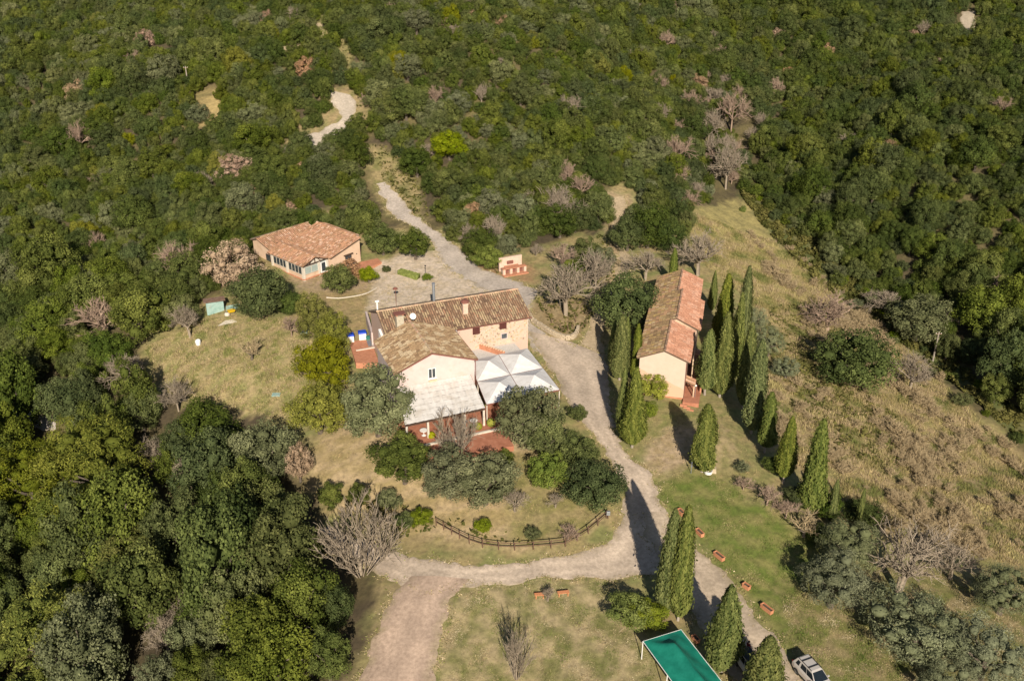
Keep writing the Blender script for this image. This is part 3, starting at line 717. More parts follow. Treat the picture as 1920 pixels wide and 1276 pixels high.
# satellite dishes (fixed to the house)
def dish(root, c, r, face, m=None):
    n = Vector(face).normalized(); x = n.cross(Vector((0, 0, 1))).normalized(); y_ = x.cross(n)
    d = MB(); vs, fs = [], []; seg = 20
    for i, (rr, h) in enumerate(((0, -.18), (.35, -.155), (.7, -.09), (1, 0), (.99, -.03), (.65, -.13), (0, -.23))):
        for k in range(seg):
            a = 2 * math.pi * k / seg; vs.append(tuple(Vector(c) + (x * math.cos(a) * rr + y_ * math.sin(a) * rr + n * h) * r))
    for i in range(6):
        for k in range(seg): fs.append((i * seg + k, i * seg + (k + 1) % seg, (i + 1) * seg + (k + 1) % seg, (i + 1) * seg + k))
    d.add(vs, fs); do = d.build('satellite_dish', M['white'], root, smooth=True)
    a = MB().tube([tuple(Vector(c) + n * -.2 * r), (c[0] + .05, c[1] + .15, c[2] - r * 1.5)], .03)
    a.tube([tuple(Vector(c) - y_ * r * .9), tuple(Vector(c) + n * r * .8 - y_ * r * .25)], .018); a.box(tuple(Vector(c) + n * r * .85 - y_ * r * .2), (.09, .09, .09))
    a.build('dish_arm', M['metal'], do); return do
dish(fh, (-16.75, .35, 9.05), .44, (.05, -1, .62))
dish(fh, (-18.2, .85, 7.55), .24, (.1, -1, .6))
dish(fh, (-11.0, -.75, 6.05), .40, (.85, -.5, .35))
# courtyard between the wing and the front canopies
fy = MB(); fy.prism([(-11.55, -3.5), (-2.2, -2.95), (-2.2, .05), (-11.55, .05)], -1.0, 2.5); fy.build('courtyard_floor', M['pebble'], fh)
a = floc(874, 640, 6.9); b = floc(946, 663, 6.9)
pw = MB().bar((a[0], a[1], 2.75), (b[0], b[1], 2.75), .3, .9); po = pw.build('parapet', M['brick'], fh)
s = MB(); n = 16
for k in range(n):
    t = (k + .5) / n; s.box((a[0] + (b[0] - a[0]) * t, a[1] + (b[1] - a[1]) * t, 3.27), (.22, .22, .14))
s.build('coping_brick', M['lightwood'], po)

# ------------------------------------------------------------------ lean-to pergola in front of the gable, four pyramid canopies beside it
pg = empty('pergola', 'weathered white corrugated lean-to roof on pale posts below the cream gable', 'pergola', (FO[0], FO[1], FZ), FRZ)
TL, TR = Vector((-21.9, -9.45, 4.2)), Vector((-12.2, -9.45, 4.2)); BL, BR = Vector((-22.95, -16.1, 2.75)), Vector((-12.55, -15.9, 2.75))
NR = 7
for k in range(NR):
    s = MB(); nseg = 40; t0, t1 = k / NR, (k + 1.04) / NR
    for i in range(nseg):
        pts = []
        for (ii, t, lift) in ((i, t1, .0), (i + 1, t1, .0), (i + 1, t0, .05), (i, t0, .05)):
            u = ii / nseg; p = TL.lerp(TR, u).lerp(BL.lerp(BR, u), min(t, 1.0)); pts.append((p.x, p.y, p.z + (.025 if ii % 2 else 0) - lift + .05 + .015 * math.sin(ii * 1.7 + k)))
        s.face(pts)
    s.build('roof_panel', M['sheet'], pg)
pf = MB()
for u in np.linspace(0, 1, 8):
    a, b = TL.lerp(TR, u), BL.lerp(BR, u); pf.bar(a + Vector((0, 0, -.12)), b + Vector((0, 0, -.12)), .1, .14)
pf.bar(BL + Vector((0, .15, -.24)), BR + Vector((0, .15, -.24)), .14, .18)
pf.build('frame', M['darkwood'], pg)
for u in (.02, .28, .62, .74, .985):
    p = BL.lerp(BR, u); MB().box((p.x, p.y + .15, p.z / 2 - .45), (.24, .24, p.z + .3)).build('post', M['stonewhite'], pg)
PVQ = [(-10.35, -3.55), (-1.5, -3.05), (-2.15, -15.5), (-12.25, -15.5)]
def pq(s, t):
    a, b, c, d = [Vector(p) for p in PVQ]; return a.lerp(b, s).lerp(d.lerp(c, s), t)
PVL = {(0, 0): 'white pyramid canopy at the back left, touching the cream gable wing', (1, 0): 'white pyramid canopy at the corner of the stone farmhouse wall',
       (0, 1): 'white pyramid canopy beside the lean-to roof, its front above a post', (1, 1): 'white pyramid canopy nearest the gravel road, half behind the big tree'}
for (i, j), lab in PVL.items():
    cs = [pq(i * .5 + du, j * .5 + dv) for du, dv in ((.004, .004), (.496, .004), (.496, .496), (.004, .496))]
    cen = sum(cs, Vector((0, 0))) / 4
    root = empty('canopy_pavilion', lab, 'canopy', (*(FO + FU * cen.x - FV * cen.y), FZ), FRZ, 'pyramid canopies in front of the farmhouse')
    loc = [(c - cen) for c in cs]; m_ = MB(); G = 8; H0, PK = 3.0, 1.05
    def pt(s, t):
        a = loc[0].lerp(loc[1], s).lerp(loc[3].lerp(loc[2], s), t); k = 1 - max(abs(2 * s - 1), abs(2 * t - 1))
        return (a.x, a.y, H0 + PK * (k ** 1.12))
    for f in range(4):                     # four triangular fields of cloth
        for r_ in range(G):
            k0, k1 = r_ / G, (r_ + 1) / G
            def e(k, s):
                d = (1 - k) / 2; q_ = .5 - d + 2 * d * s
                return pt(*((q_, .5 - d), (.5 + d, q_), (1 - q_, .5 + d), (.5 - d, 1 - q_))[f])
            for s_ in range(4):
                P4 = [e(k0, s_ / 4), e(k0, (s_ + 1) / 4), e(k1, (s_ + 1) / 4), e(k1, s_ / 4)]
                m_.face(P4 if k1 < .999 else P4[:3])
    m_.build('canopy', M['canvas'], root)
    v = MB()
    for k in range(4):
        a, b = loc[k], loc[(k + 1) % 4]; v.bar((a.x, a.y, H0 - .1), (b.x, b.y, H0 - .1), .07, .16)
    v.build('frame', M['rust'], root)
    for k in range(4):
        c = loc[k] * .985; MB().box((c.x, c.y, H0 / 2 - .45), (.11, .11, H0 + .7)).build('post', M['stonewhite'], root)

# terrace of red paving
def slab(name, pts, z, thick, m, kind='structure'):
    return tag(MB().prism([tuple(p) for p in pts], z - thick, z).build(name, m), kind=kind)
def fworld(x, y): return tuple(FO + FU * x - FV * y)
slab('terrace', [fworld(*p) for p in ((-22.8, -9.3), (-1.9, -3.4), (-2.4, -15.6), (-10.4, -15.8), (-11.0, -21.6), (-19.8, -20.6), (-22.8, -16.5))], 4.22, 1.6, M['paver'])
tr = MB(); tr.bar((*fworld(-22.4, -17.6), 4.3), (*fworld(-10.9, -17.4), 4.3), .28, .26)
tag(tr.build('terrace_step', M['stonewhite']), kind='structure')
# brick patio left of the wing
PA = [ground(*p) for p in ((655, 642), (694, 633), (712, 690), (668, 690))]
zc = max(p[2] for p in PA) + .06
slab('patio', [p[:2] for p in PA], zc, 1.2, M['brick'])
a, b = ground(668, 662), ground(705, 655)
k = MB().bar((a[0], a[1], zc + .06), (b[0], b[1], zc + .06), .22, .14); tag(k.build('patio_kerb', M['stonewhite']), kind='structure')
a, b = ground(688, 605), ground(700, 652)
bw = MB(); bw.bar((a[0], a[1], a[2] + .8), (b[0], b[1], a[2] + .8), .3, 2.2)
tag(bw.build('garden_wall', M['plaster_cream']), 'low rendered wall running from the bins to the farmhouse end', 'wall')

# ------------------------------------------------------------------ long house on the right
RO, RQ, RP = np.array([22.5, 109.6]), np.array([.973, -.232]), np.array([.232, .973]); RZ0 = 4.3
rh = empty('long_house', 'long narrow peach plastered house with stepped tiled roof between the cypress rows', 'house', (*RO, RZ0), math.atan2(RQ[1], RQ[0]))
def gable(x0, xr, x1, zl, zr, z1, y0, y1, m, name='wall'):
    return MB().extr_y([(x0, -2.0), (x0, zl), (xr, zr), (x1, z1), (x1, -2.0)], y0, y1).build(name, m, rh)
gable(-6.0, -2.85, 0, 5.5, 6.75, 5.55, 0, 9.35, M['twotone'])
gable(-6.0, -2.15, .7, 5.6, 7.05, 5.6, 9.36, 19.45, M['plaster_peach'])
gable(-6.0, -2.75, 0, 5.4, 6.75, 5.5, 19.46, 27.8, M['plaster_peach'])
for (y0, y1, xr, zr, xl, zl, xe, ze) in ((-.25, 9.5, -2.85, 6.98, -6.35, 5.52, .5, 5.6), (9.4, 19.6, -2.15, 7.28, -6.4, 5.62, 1.2, 5.7), (19.5, 28.05, -2.75, 6.98, -6.45, 5.45, .5, 5.6)):
    ua, la = slope(xr - xe, 0, zr - ze); ub, lb = slope(xr - xl, 0, zr - zl)
    roof_part(rh, [((xe, y0, ze), (0, 1, 0), ua, y1 - y0, la, PAL_ORANGE), ((xl, y1, zl), (0, -1, 0), ub, y1 - y0, lb, PAL_LICHEN)],
              [((xr, y0, zr + .03), (xr, y1, zr + .03), [(.30, .2, .13), (.24, .16, .11), (.36, .22, .15)])])
MB().box((-2.4, -.03, 1.35), (.42, .08, .42)).build('vent', M['iron'], rh)
MB().box((-2.0, -.02, 1.75), (3.8, .04, .035)).build('string_line', M['lightwood'], rh)
pn = MB().box((-3.0, -.06, -.05), (6.1, .14, .5)); pn.build('plinth', M['brick'], rh)
g = MB().tube([(.42, -.2, 5.5), (.42, 9.3, 5.5)], .06); g.tube([(.08, -.1, 5.45), (.08, -.1, 0)], .05); g.build('gutter', M['rust'], rh)
MB().prism([(0.02, -1.3), (2.1, -1.2), (2.3, 13.0), (0.02, 13.0)], -1.5, .32).build('side_terrace', M['paver'], rh)
w_ = MB(); w_.bar((2.1, 4.2, 1.0), (2.9, 9.2, 1.0), .25, 1.3); w_.bar((2.1, 1.8, .5), (2.2, 4.2, .5), .2, .8); w_.build('terrace_wall', M['brick'], rh)
MB().bar((.75, 3.9, 3.9), (.75, 9.4, 3.9), .16, .2).build('pergola_beam', M['lightwood'], rh)
MB().bar((.75, 4.0, .3), (.75, 4.0, 3.8), .14).build('pergola_post', M['lightwood'], rh)
sm, tm = MB(), MB(); uq, lq = slope(-1.3, 0, .5); roof_panel(tm, sm, (1.35, .2, 2.15), (0, 1, 0), uq, 1.7, lq, PAL_COTT, 5)
po = sm.build('porch_roof', M['tilebed'], rh); tm.build('roof_tiles', M['tile'], po, kind='stuff')
sm, tm = MB(), MB(); uq, lq = slope(-1.3, 0, .5); roof_panel(tm, sm, (2.0, 7.6, 2.5), (0, 1, 0), uq, 1.8, lq, PAL_COTT, 6)
po = sm.build('porch_roof', M['tilebed'], rh); tm.build('roof_tiles', M['tile'], po, kind='stuff')
for yy in (.4, 1.7): MB().box((1.25, yy, 1.1), (.12, .12, 2.0)).build('porch_post', M['lightwood'], rh)
d = MB().box((.03, 5.6, 1.45), (.08, 1.0, 2.1)).build('door', M['darkwood'], rh); MB().box((.09, 5.95, 1.4), (.05, .05, .18)).build('handle', M['metal'], d)
for yy in (2.6, 8.0): window(rh, (0, yy, 3.6), .9, 1.2, 'y', 1, M['darkwood'], M['glass'], 2)
for yy in (12.0, 16.5): window(rh, (.7, yy, 3.2), .9, 1.2, 'y', 1, M['darkwood'], M['glass'], 2)
for yy in (2.0, 6.5, 13): window(rh, (-6.0, yy, 3.2), .9, 1.2, 'y', -1, M['darkwood'], M['glass'], 2)
st = MB()
for k in range(3): st.box((.2 + k * .45, -1.75 - k * .28, .05 - k * .14), (.5 + 2 * .2, .3, .35))
st.build('step', M['brick'], rh)

# ------------------------------------------------------------------ cottage at the upper left
CO, CA, CB = np.array([-33.9, 144.4]), np.array([.67, .742]), np.array([-.742, .67]); CZ = 6.5
ct = empty('cottage', 'low peach cottage with a glazed porch under mottled orange tile roofs', 'cottage', (*CO, CZ), math.atan2(CA[1], CA[0]))
MB().extr_y([(5.3, -2), (5.3, 2.35), (11.5, 3.95), (11.72, 3.95), (11.72, -2)], -.3, 10.8).build('wall', M['plaster_peach'], ct)
MB().extr_y([(11.73, -2), (11.73, 3.8), (13.2, 3.3), (13.2, -2)], 2.2, 10.8).build('wall', M['plaster_peach'], ct)
MB().extr_x([(8.8, -2), (8.8, 2.3), (13.1, 3.62), (14.8, 3.1), (14.8, -2)], .7, 11.0).build('wall', M['plaster_peach'], ct)
MB().extr_y([(.12, -2), (.12, .75), (5.2, .75), (5.2, -2)], .12, 8.7).build('wall', M['plaster_peach'], ct)
MB().box((2.66, 4.4, 1.5), (4.7, 8.3, 1.6)).build('porch_interior', M['blind'], ct)
uu, ll = slope(2.6, 0, .98); ud, ld = slope(-2.5, 0, .98)
roof_part(ct, [((-.2, 9.6, 2.48), (0, -1, 0), uu, 9.9, ll, PAL_COTT), ((4.9, -.3, 2.48), (0, 1, 0), ud, 10.6, ld, PAL_COTT)], [((2.4, -.32, 3.5), (2.4, 10.3, 3.5), PAL_COTT)])
um, lm = slope(6.55, 0, 1.78); un, ln_ = slope(-1.8, 0, .62)
roof_part(ct, [((5.1, 11.2, 2.52), (0, -1, 0), um, 11.9, lm, PAL_COTT), ((13.45, -.7 + 2.6, 3.7), (0, 1, 0), un, 9.3, ln_, PAL_COTT)], [((11.66, -.72, 4.36), (11.66, 11.2, 4.36), PAL_COTT)])
uw, lw = slope(0, 4.75, 1.5); ux, lx = slope(0, -1.9, .6)
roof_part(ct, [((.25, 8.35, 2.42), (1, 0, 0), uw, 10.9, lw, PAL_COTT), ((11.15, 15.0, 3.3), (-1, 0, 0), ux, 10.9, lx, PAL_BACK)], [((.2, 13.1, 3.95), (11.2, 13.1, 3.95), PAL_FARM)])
for (x, y) in ((.2, .2), (.2, 4.5), (.2, 8.6), (3.3, .2), (4.95, .2)): MB().box((x, y, .55), (.42, .42, 3.5)).build('porch_pillar', M['stonewhite'], ct)
window(ct, (.14, 2.3, 1.5), 3.6, 1.35, 'y', -1, M['stonewhite'], M['glass'], 4)
window(ct, (.14, 6.5, 1.5), 3.6, 1.35, 'y', -1, M['stonewhite'], M['glass'], 4)
window(ct, (1.75, .14, 1.5), 2.7, 1.3, 'x', -1, M['stonewhite'], M['blind'], 2)
d = MB().box((4.15, .1, 1.0), (1.2, .1, 2.1)).build('door', M['white'], ct); MB().box((4.15, .04, 1.2), (.75, .04, 1.5)).build('pane', M['glass'], d)
gt = MB().extr_y([(.1, 2.5), (4.7, 2.5), (2.4, 3.38)], -.05, .0); gt.build('porch_gable', M['stonewhite'], ct)
tb = MB()
for a, b in (((-.15, -.28, 2.42), (2.4, -.28, 3.40)), ((2.4, -.28, 3.40), (4.85, -.28, 2.42)), ((.1, -.1, 2.46), (4.7, -.1, 2.46)), ((2.4, -.1, 2.46), (2.4, -.1, 3.3)), ((1.2, -.1, 2.46), (1.9, -.1, 3.1)), ((3.6, -.1, 2.46), (2.9, -.1, 3.1))): tb.bar(a, b, .12)
tb.build('gable_beam', M['darkwood'], ct)
window(ct, (9.1, -.3, 1.15), 1.35, 1.45, 'x', -1, M['darkwood'], M['glass'], 2)
MB().box((9.1, -.42, 2.0), (1.9, .26, .16)).build('lintel', M['darkwood'], ct)
window(ct, (.7, 10.6, .95), 1.3, 1.3, 'y', -1, M['darkwood'], M['glass'], 1)
MB().box((10.9, -.33, 1.6), (.16, .06, .16)).build('wall_lamp', M['iron'], ct)
b_ = MB(); b_.bar((-.02, 0, .1), (-.02, 8.6, .1), .10, .2); b_.bar((-.05, -.02, .1), (4.9, -.02, .1), .10, .2); b_.build('plinth', M['brick'], ct)
slab('cottage_terrace', [ground(*p)[:2] for p in ((652, 506), (678, 492), (708, 484), (716, 494), (690, 508))], float(zt(*ground(690, 496)[:2])) + .25, 1.4, M['brick'])

# ------------------------------------------------------------------ vegetation
M['oak'] = leaf_mat('holm_oak_leaf', (.040, .054, .009), (.156, .174, .035))
M['darkoak'] = leaf_mat('dark_oak_leaf', (.029, .043, .009), (.110, .134, .031))
M['greyoak'] = leaf_mat('grey_green_leaf', (.064, .074, .027), (.198, .206, .088), val=.12)
M['bright'] = leaf_mat('bright_green_leaf', (.072, .104, .007), (.215, .250, .026), hue=.01, val=.12)
M['yellowgreen'] = leaf_mat('yellow_green_leaf', (.082, .090, .006), (.250, .242, .020), hue=.008, val=.12)
M['lime'] = leaf_mat('lime_leaf', (.13, .14, .006), (.34, .34, .022), hue=.006, val=.08)
M['brownleaf'] = leaf_mat('dry_brown_leaf', (.24, .145, .080), (.46, .31, .19), hue=.012, val=.15)
M['cypress'] = leaf_mat('cypress_leaf', (.046, .064, .012), (.180, .192, .045), hue=.01, val=.10, rough=.75)
M['olive'] = leaf_mat('olive_leaf', (.085, .096, .046), (.235, .245, .130), hue=.01, val=.12)
M['pine'] = leaf_mat('pine_needle', (.052, .070, .006), (.195, .200, .022), hue=.012, val=.14)
M['hedge'] = leaf_mat('hedge_leaf', (.12, .16, .015), (.27, .31, .04), hue=.005, val=.08)
M['topiary'] = leaf_mat('clipped_bush_leaf', (.16, .17, .012), (.34, .33, .035), hue=.005, val=.08)
M['orangeleaf'] = leaf_mat('orange_shrub_leaf', (.22, .10, .03), (.46, .24, .08), hue=.01, val=.1)
M['bark'] = mat('bark', (.085, .065, .048), (.16, .13, .10), 4, .95, .4, 20)
M['barebark'] = mat('bare_twig', (.23, .185, .135), (.35, .285, .21), 3, .95)
M['strawtwig'] = mat('straw_twig', (.33, .245, .135), (.44, .345, .205), 3, .95)
M['palebark'] = mat('pale_dead_wood', (.24, .20, .165), (.36, .31, .255), 3, .9)
M['redbark'] = mat('reddish_twig', (.27, .19, .135), (.38, .275, .205), 3, .95)

def ico(sub):
    import bmesh
    bm = bmesh.new(); bmesh.ops.create_icosphere(bm, subdivisions=sub, radius=1)
    v = np.array([x.co[:] for x in bm.verts]); f = np.array([[x.index for x in p.verts] for p in bm.faces]); bm.free(); return v, f
ICO1, ICO2 = ico(1), ico(2)
def unit(v): return v / np.maximum(np.linalg.norm(v, axis=-1, keepdims=True), 1e-9)
def cards(P, Nrm, size, r, aspect=(.6, 1.3), tang=None, jitter=.7):
    """one small bent leaf spray per point"""
    n = len(P); N_ = unit(Nrm + r.normal(0, jitter, (n, 3)) * .6)
    t = unit(np.cross(N_, r.normal(0, 1, (n, 3)))) if tang is None else unit(tang - N_ * (tang * N_).sum(1, keepdims=True))
    b = np.cross(N_, t)
    s = size * r.uniform(.55, 1.35, n)[:, None]; a = r.uniform(*aspect, n)[:, None]
    V = np.empty((n, 4, 3))
    V[:, 0] = P - t * s * .5; V[:, 2] = P + t * s * .5
    V[:, 1] = P + b * s * a * .42 + N_ * s * r.uniform(-.12, .12, n)[:, None]; V[:, 3] = P - b * s * a * .42
    return V.reshape(-1, 3)
def crown(name, seed, m, lumps=16, n=2200, card=.13, sq=.85, z0=.98, low=-.62, spread=.62, lr=(.28, .46), aspect=(.6, 1.3), core=.56, flat=1.0, tmean=.45):
    r = np.random.default_rng(seed)
    d = unit(r.normal(0, 1, (lumps * 4, 3))); d = d[d[:, 2] > low][:lumps]
    # push lumps apart
    for _ in range(12):
        df = d[:, None] - d[None]; ds = (df ** 2).sum(-1) + np.eye(len(d))
        d = unit(d + (df / ds[..., None] ** 1.5).sum(1) * .03); d[:, 2] = np.maximum(d[:, 2], low)
    rr = r.uniform(lr[0], lr[1], len(d)); dist = spread * r.uniform(.72, 1.26, len(d))
    C = d * dist[:, None]
    C = np.vstack([C, [[0, 0, -.05]]]); rr = np.append(rr, .56)
    lt = np.append(r.normal(tmean, .17, len(d)), tmean)
    # every lump carries smaller knobs, leaf sprays sit loosely round the knobs
    K = 6
    kd = unit(r.normal(0, 1, (len(C), K, 3)) + .9 * unit(C)[:, None] + np.array([0, 0, .15]))
    KC = (C[:, None] + kd * (rr[:, None, None] * r.uniform(.55, .95, (len(C), K, 1)))).reshape(-1, 3); KR = (rr[:, None] * r.uniform(.34, .62, (len(C), K))).ravel(); KM = np.repeat(np.arange(len(C)), K)
    kt = np.clip(lt[KM] + r.normal(0, .13, len(KM)), 0, 1)
    n1 = len(KC); KC = np.vstack([KC, C]); KR = np.append(KR, rr * .97); KM = np.append(KM, np.arange(len(C))); kt = np.append(kt, np.clip(lt - .1, 0, 1)); kd = np.vstack([kd.reshape(-1, 3), unit(C + 1e-4)])
    wgt = KR ** 2 * np.where(KM == len(C) - 1, .4, 1) * np.where(np.arange(len(KR)) >= n1, .55, 1); wgt /= wgt.sum()
    li = r.choice(len(KC), int(n * 2.2), p=wgt)
    dd = unit(r.normal(0, 1, (len(li), 3)) + .5 * kd[li] + np.array([0, 0, .25]))
    P = KC[li] + dd * (KR[li] * np.abs(r.normal(.95, .20, len(li))))[:, None] * np.array([1, 1, flat])
    inside = np.zeros(len(P), bool)
    for k in range(len(C)):
        inside |= (((P - C[k]) ** 2).sum(1) < (rr[k] * .76) ** 2)
    P, dd, li = P[~inside][:n], dd[~inside][:n], li[~inside][:n]
    keep = P[:, 2] > -.85; P, dd, li = P[keep], dd[keep], li[keep]
    lt = np.concatenate([kt]); li_main = KM
    V = cards(P, dd, card, r, aspect); tint = np.repeat(np.clip(lt[li] + r.normal(0, .2, len(li)), 0, 1), 4)
    Q = np.arange(len(V)).reshape(-1, 4)
    iv, jf = ICO1
    cv, cf, ctt = [], [], []; off = len(V)
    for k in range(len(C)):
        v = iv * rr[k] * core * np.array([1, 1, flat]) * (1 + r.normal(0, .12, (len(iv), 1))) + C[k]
        cf.append(jf + off); off += len(v); cv.append(v); ctt.append(np.full(len(v), .22))  # core tinted darker: shade inside the crown put into its colour
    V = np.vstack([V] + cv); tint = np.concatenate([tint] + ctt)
    V = V * np.array([1, 1, sq]) + np.array([0, 0, z0])
    return np_mesh(name, V, Q, M[m], tint=tint, tris=np.vstack(cf))
def trunk_mesh(seed, h=.9, r0=.09, limbs=5, m='bark', reach=.5):
    r = random.Random(seed); b = MB()
    b.tube([(0, 0, -.25), (r.uniform(-.03, .03), r.uniform(-.03, .03), h * .4), (r.uniform(-.06, .06), r.uniform(-.06, .06), h)], [r0 * 1.25, r0, r0 * .6], 7)
    for k in range(limbs):
        a = 6.28 * k / limbs + r.uniform(-.4, .4); z = h * r.uniform(.45, .8)
        b.tube([(0, 0, z), (math.cos(a) * reach * .5, math.sin(a) * reach * .5, z + .22), (math.cos(a) * reach, math.sin(a) * reach, z + r.uniform(.3, .5))], [r0 * .6, r0 * .4, r0 * .15], 5)
    return b.mesh('trunk', M[m])
def bare(name, seed, m, levels=4, kids=(5, 5, 4, 4), h=.55, r0=.055, up=.35, spread=.75, fan=False, thin=.009, ratio=.62, l0=.42):
    """leafless crown: limbs, branches and twigs as tapering three sided tubes, total height about 1.7 to 2 units"""
    r = np.random.default_rng(seed); segs = []          # (p0, p1, r0, r1)
    def grow(p, d, L, rad, lv):
        q = p + d * L * .5 + r.normal(0, .05, 3) * L; e = q + unit(d + r.normal(0, .16, 3)) * L * .5
        segs.append((p, q, rad, rad * .8)); segs.append((q, e, rad * .8, rad * .55))
        if lv >= levels: return
        for k in range(kids[lv]):
            t = r.uniform(.35, 1.0); b = (p + (q - p) * t * 2) if t < .5 else (q + (e - q) * (t - .5) * 2)
            nd = unit(d + r.normal(0, spread, 3) + np.array([0, 0, up])); grow(b, nd, L * ratio * r.uniform(.75, 1.2), max(rad * .55, thin), lv + 1)
    if fan:
        for k in range(11):
            a = 6.28 * k / 11 + r.uniform(-.2, .2); t = r.uniform(.15, .62)
            grow(np.array([.05 * math.cos(a), .05 * math.sin(a), -.1]), unit(np.array([math.cos(a) * t, math.sin(a) * t, 1 - t * .45])), r.uniform(.75, 1.05), r0 * .6, 1)
    else:
        top = np.array([r.normal(0, .04), r.normal(0, .04), h]); segs.append((np.array([0, 0, -.2]), top, r0 * 1.3, r0))
        for k in range(kids[0]):
            a = 6.28 * k / kids[0] + r.uniform(-.35, .35); grow(top - np.array([0, 0, r.uniform(0, .18)]), unit(np.array([math.cos(a) * .8, math.sin(a) * .8, .75 + r.uniform(-.2, .35)])), l0 * 1.25 * r.uniform(.85, 1.2), r0 * .62, 1)
        grow(top, np.array([0, 0, 1.0]), l0 * 1.2, r0 * .6, 1)
    A = np.array([s[0] for s in segs]); B = np.array([s[1] for s in segs]); ra = np.array([s[2] for s in segs]); rb = np.array([s[3] for s in segs])
    d = unit(B - A); x = unit(np.cross(d, np.where(np.abs(d[:, 2:3]) < .9, [[0, 0, 1.0]], [[1.0, 0, 0]]))); y = np.cross(d, x)
    V = np.empty((len(A), 6, 3))
    for k in range(3):
        c, s = math.cos(2.094 * k), math.sin(2.094 * k)
        V[:, k] = A + (x * c + y * s) * ra[:, None]; V[:, 3 + k] = B + (x * c + y * s) * rb[:, None]
    base = np.arange(len(A))[:, None] * 6
    Q = np.concatenate([base + np.array([[k, (k + 1) % 3, 3 + (k + 1) % 3, 3 + k]]) for k in range(3)])
    V = V.reshape(-1, 3); V = V / np.percentile(np.hypot(V[:, 0], V[:, 1]), 97)     # unit crown radius
    return np_mesh(name, V, Q, M[m])
def cypress_mesh(seed, n=7000, R=.5, wob=.15):
    """unit height, widest radius R (scaled in x and y per tree)"""
    r = np.random.default_rng(seed)
    ph = r.uniform(0, 6.28, 6)
    def rad(t, a):
        base = np.clip((t - .02) / .16, 0, 1) ** .55 * (np.clip(1 - t, 0, 1) ** .52) * (1 - .30 * np.clip(.35 - t, 0, 1)) * 1.22
        return R * base * (1 + wob * np.sin(2 * a + ph[0] + 5 * t) + wob * .8 * np.sin(3 * a + ph[1] - 7 * t) + .06 * np.sin(9 * a + ph[2]) + .05 * np.sin(23 * t + ph[3]))
    t = 1 - np.sqrt(r.uniform(0, 1, n)) * .975; t = np.clip(t * .99, .03, .995)
    t = np.where(r.uniform(0, 1, n) < .35, r.uniform(.03, .995, n), t); a = r.uniform(0, 6.28, n); rr = rad(t, a) * np.where(r.uniform(0, 1, n) < .12, r.uniform(1.05, 1.28, n), r.uniform(.86, 1.08, n))
    P = np.stack([rr * np.cos(a), rr * np.sin(a), t], 1); Nn = np.stack([np.cos(a), np.sin(a), .35 + 0 * a], 1)
    S = np.array([.16, .16, 1.0])                      # work in roughly true proportions, then undo
    tang = np.stack([.35 * np.cos(a) + r.normal(0, .25, n), .35 * np.sin(a) + r.normal(0, .25, n), np.ones(n)], 1)
    V = cards(P * S, Nn, .027, r, (.3, .6), tang, .6) / S
    streak = .45 + .22 * np.sin(7 * a + 3 * np.sin(9 * t + ph[4])) + .15 * np.sin(15 * a + ph[5] + 11 * t)
    tint = np.repeat(np.clip(streak + r.normal(0, .16, n), 0, 1), 4)
    Q = np.arange(len(V)).reshape(-1, 4)
    ts = np.linspace(.02, .99, 18); aa = np.arange(12) * 2 * np.pi / 12
    T, A_ = np.meshgrid(ts, aa, indexing='ij'); rc = rad(T, A_) * .88
    cv = np.stack([rc * np.cos(A_), rc * np.sin(A_), T], -1).reshape(-1, 3); ii = np.arange(18 * 12).reshape(18, 12)
    cq = np.stack([ii[:-1].ravel(), np.roll(ii, -1, 1)[:-1].ravel(), np.roll(ii, -1, 1)[1:].ravel(), ii[1:].ravel()], 1) + len(V)
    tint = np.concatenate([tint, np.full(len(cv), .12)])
    return np_mesh('crown', np.vstack([V, cv]), np.vstack([Q, cq]), M['cypress'], tint=tint)

# prototypes (mesh data shared by all copies)
LR = (.22, .46)
PROTO = {
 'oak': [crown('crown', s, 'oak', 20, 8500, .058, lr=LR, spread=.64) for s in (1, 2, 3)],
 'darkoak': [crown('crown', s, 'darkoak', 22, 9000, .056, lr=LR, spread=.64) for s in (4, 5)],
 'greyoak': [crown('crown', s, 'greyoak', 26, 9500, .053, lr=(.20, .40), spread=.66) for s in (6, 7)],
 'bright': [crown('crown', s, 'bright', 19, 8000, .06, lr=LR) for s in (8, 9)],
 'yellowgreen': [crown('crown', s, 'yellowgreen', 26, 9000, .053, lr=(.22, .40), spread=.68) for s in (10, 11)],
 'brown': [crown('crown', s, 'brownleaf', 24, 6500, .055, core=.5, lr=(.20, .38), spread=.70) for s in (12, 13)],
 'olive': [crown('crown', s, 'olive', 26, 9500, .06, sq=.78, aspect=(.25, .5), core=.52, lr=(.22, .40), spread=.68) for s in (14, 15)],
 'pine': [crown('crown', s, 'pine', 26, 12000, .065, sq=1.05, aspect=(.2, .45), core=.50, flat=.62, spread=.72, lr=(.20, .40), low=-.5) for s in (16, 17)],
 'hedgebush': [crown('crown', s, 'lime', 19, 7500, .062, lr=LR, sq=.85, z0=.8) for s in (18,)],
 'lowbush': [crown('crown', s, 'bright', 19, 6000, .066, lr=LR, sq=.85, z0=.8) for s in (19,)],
 'bare': [bare('branches', 60 + s, 'barebark', 4, (6, 6, 5, 4), thin=.006, ratio=.66) for s in range(3)],
 'redbare': [bare('branches', 63 + s, 'redbark', 4, (6, 6, 5, 4), thin=.006, ratio=.66) for s in range(2)],
 'brush': [bare('branches', 56, 'strawtwig', 3, (6, 6, 6, 4), thin=.012, ratio=.66)],
 'fan': [bare('branches', 66 + s, 'barebark', 4, (0, 6, 5, 3), fan=True, r0=.035, up=.3, spread=.38, ratio=.55, thin=.006) for s in range(2)],
 'dead': [bare('branches', 70, 'palebark', 4, (6, 4, 3, 3), h=.25, r0=.07, up=.15, spread=.85, thin=.014)],
}
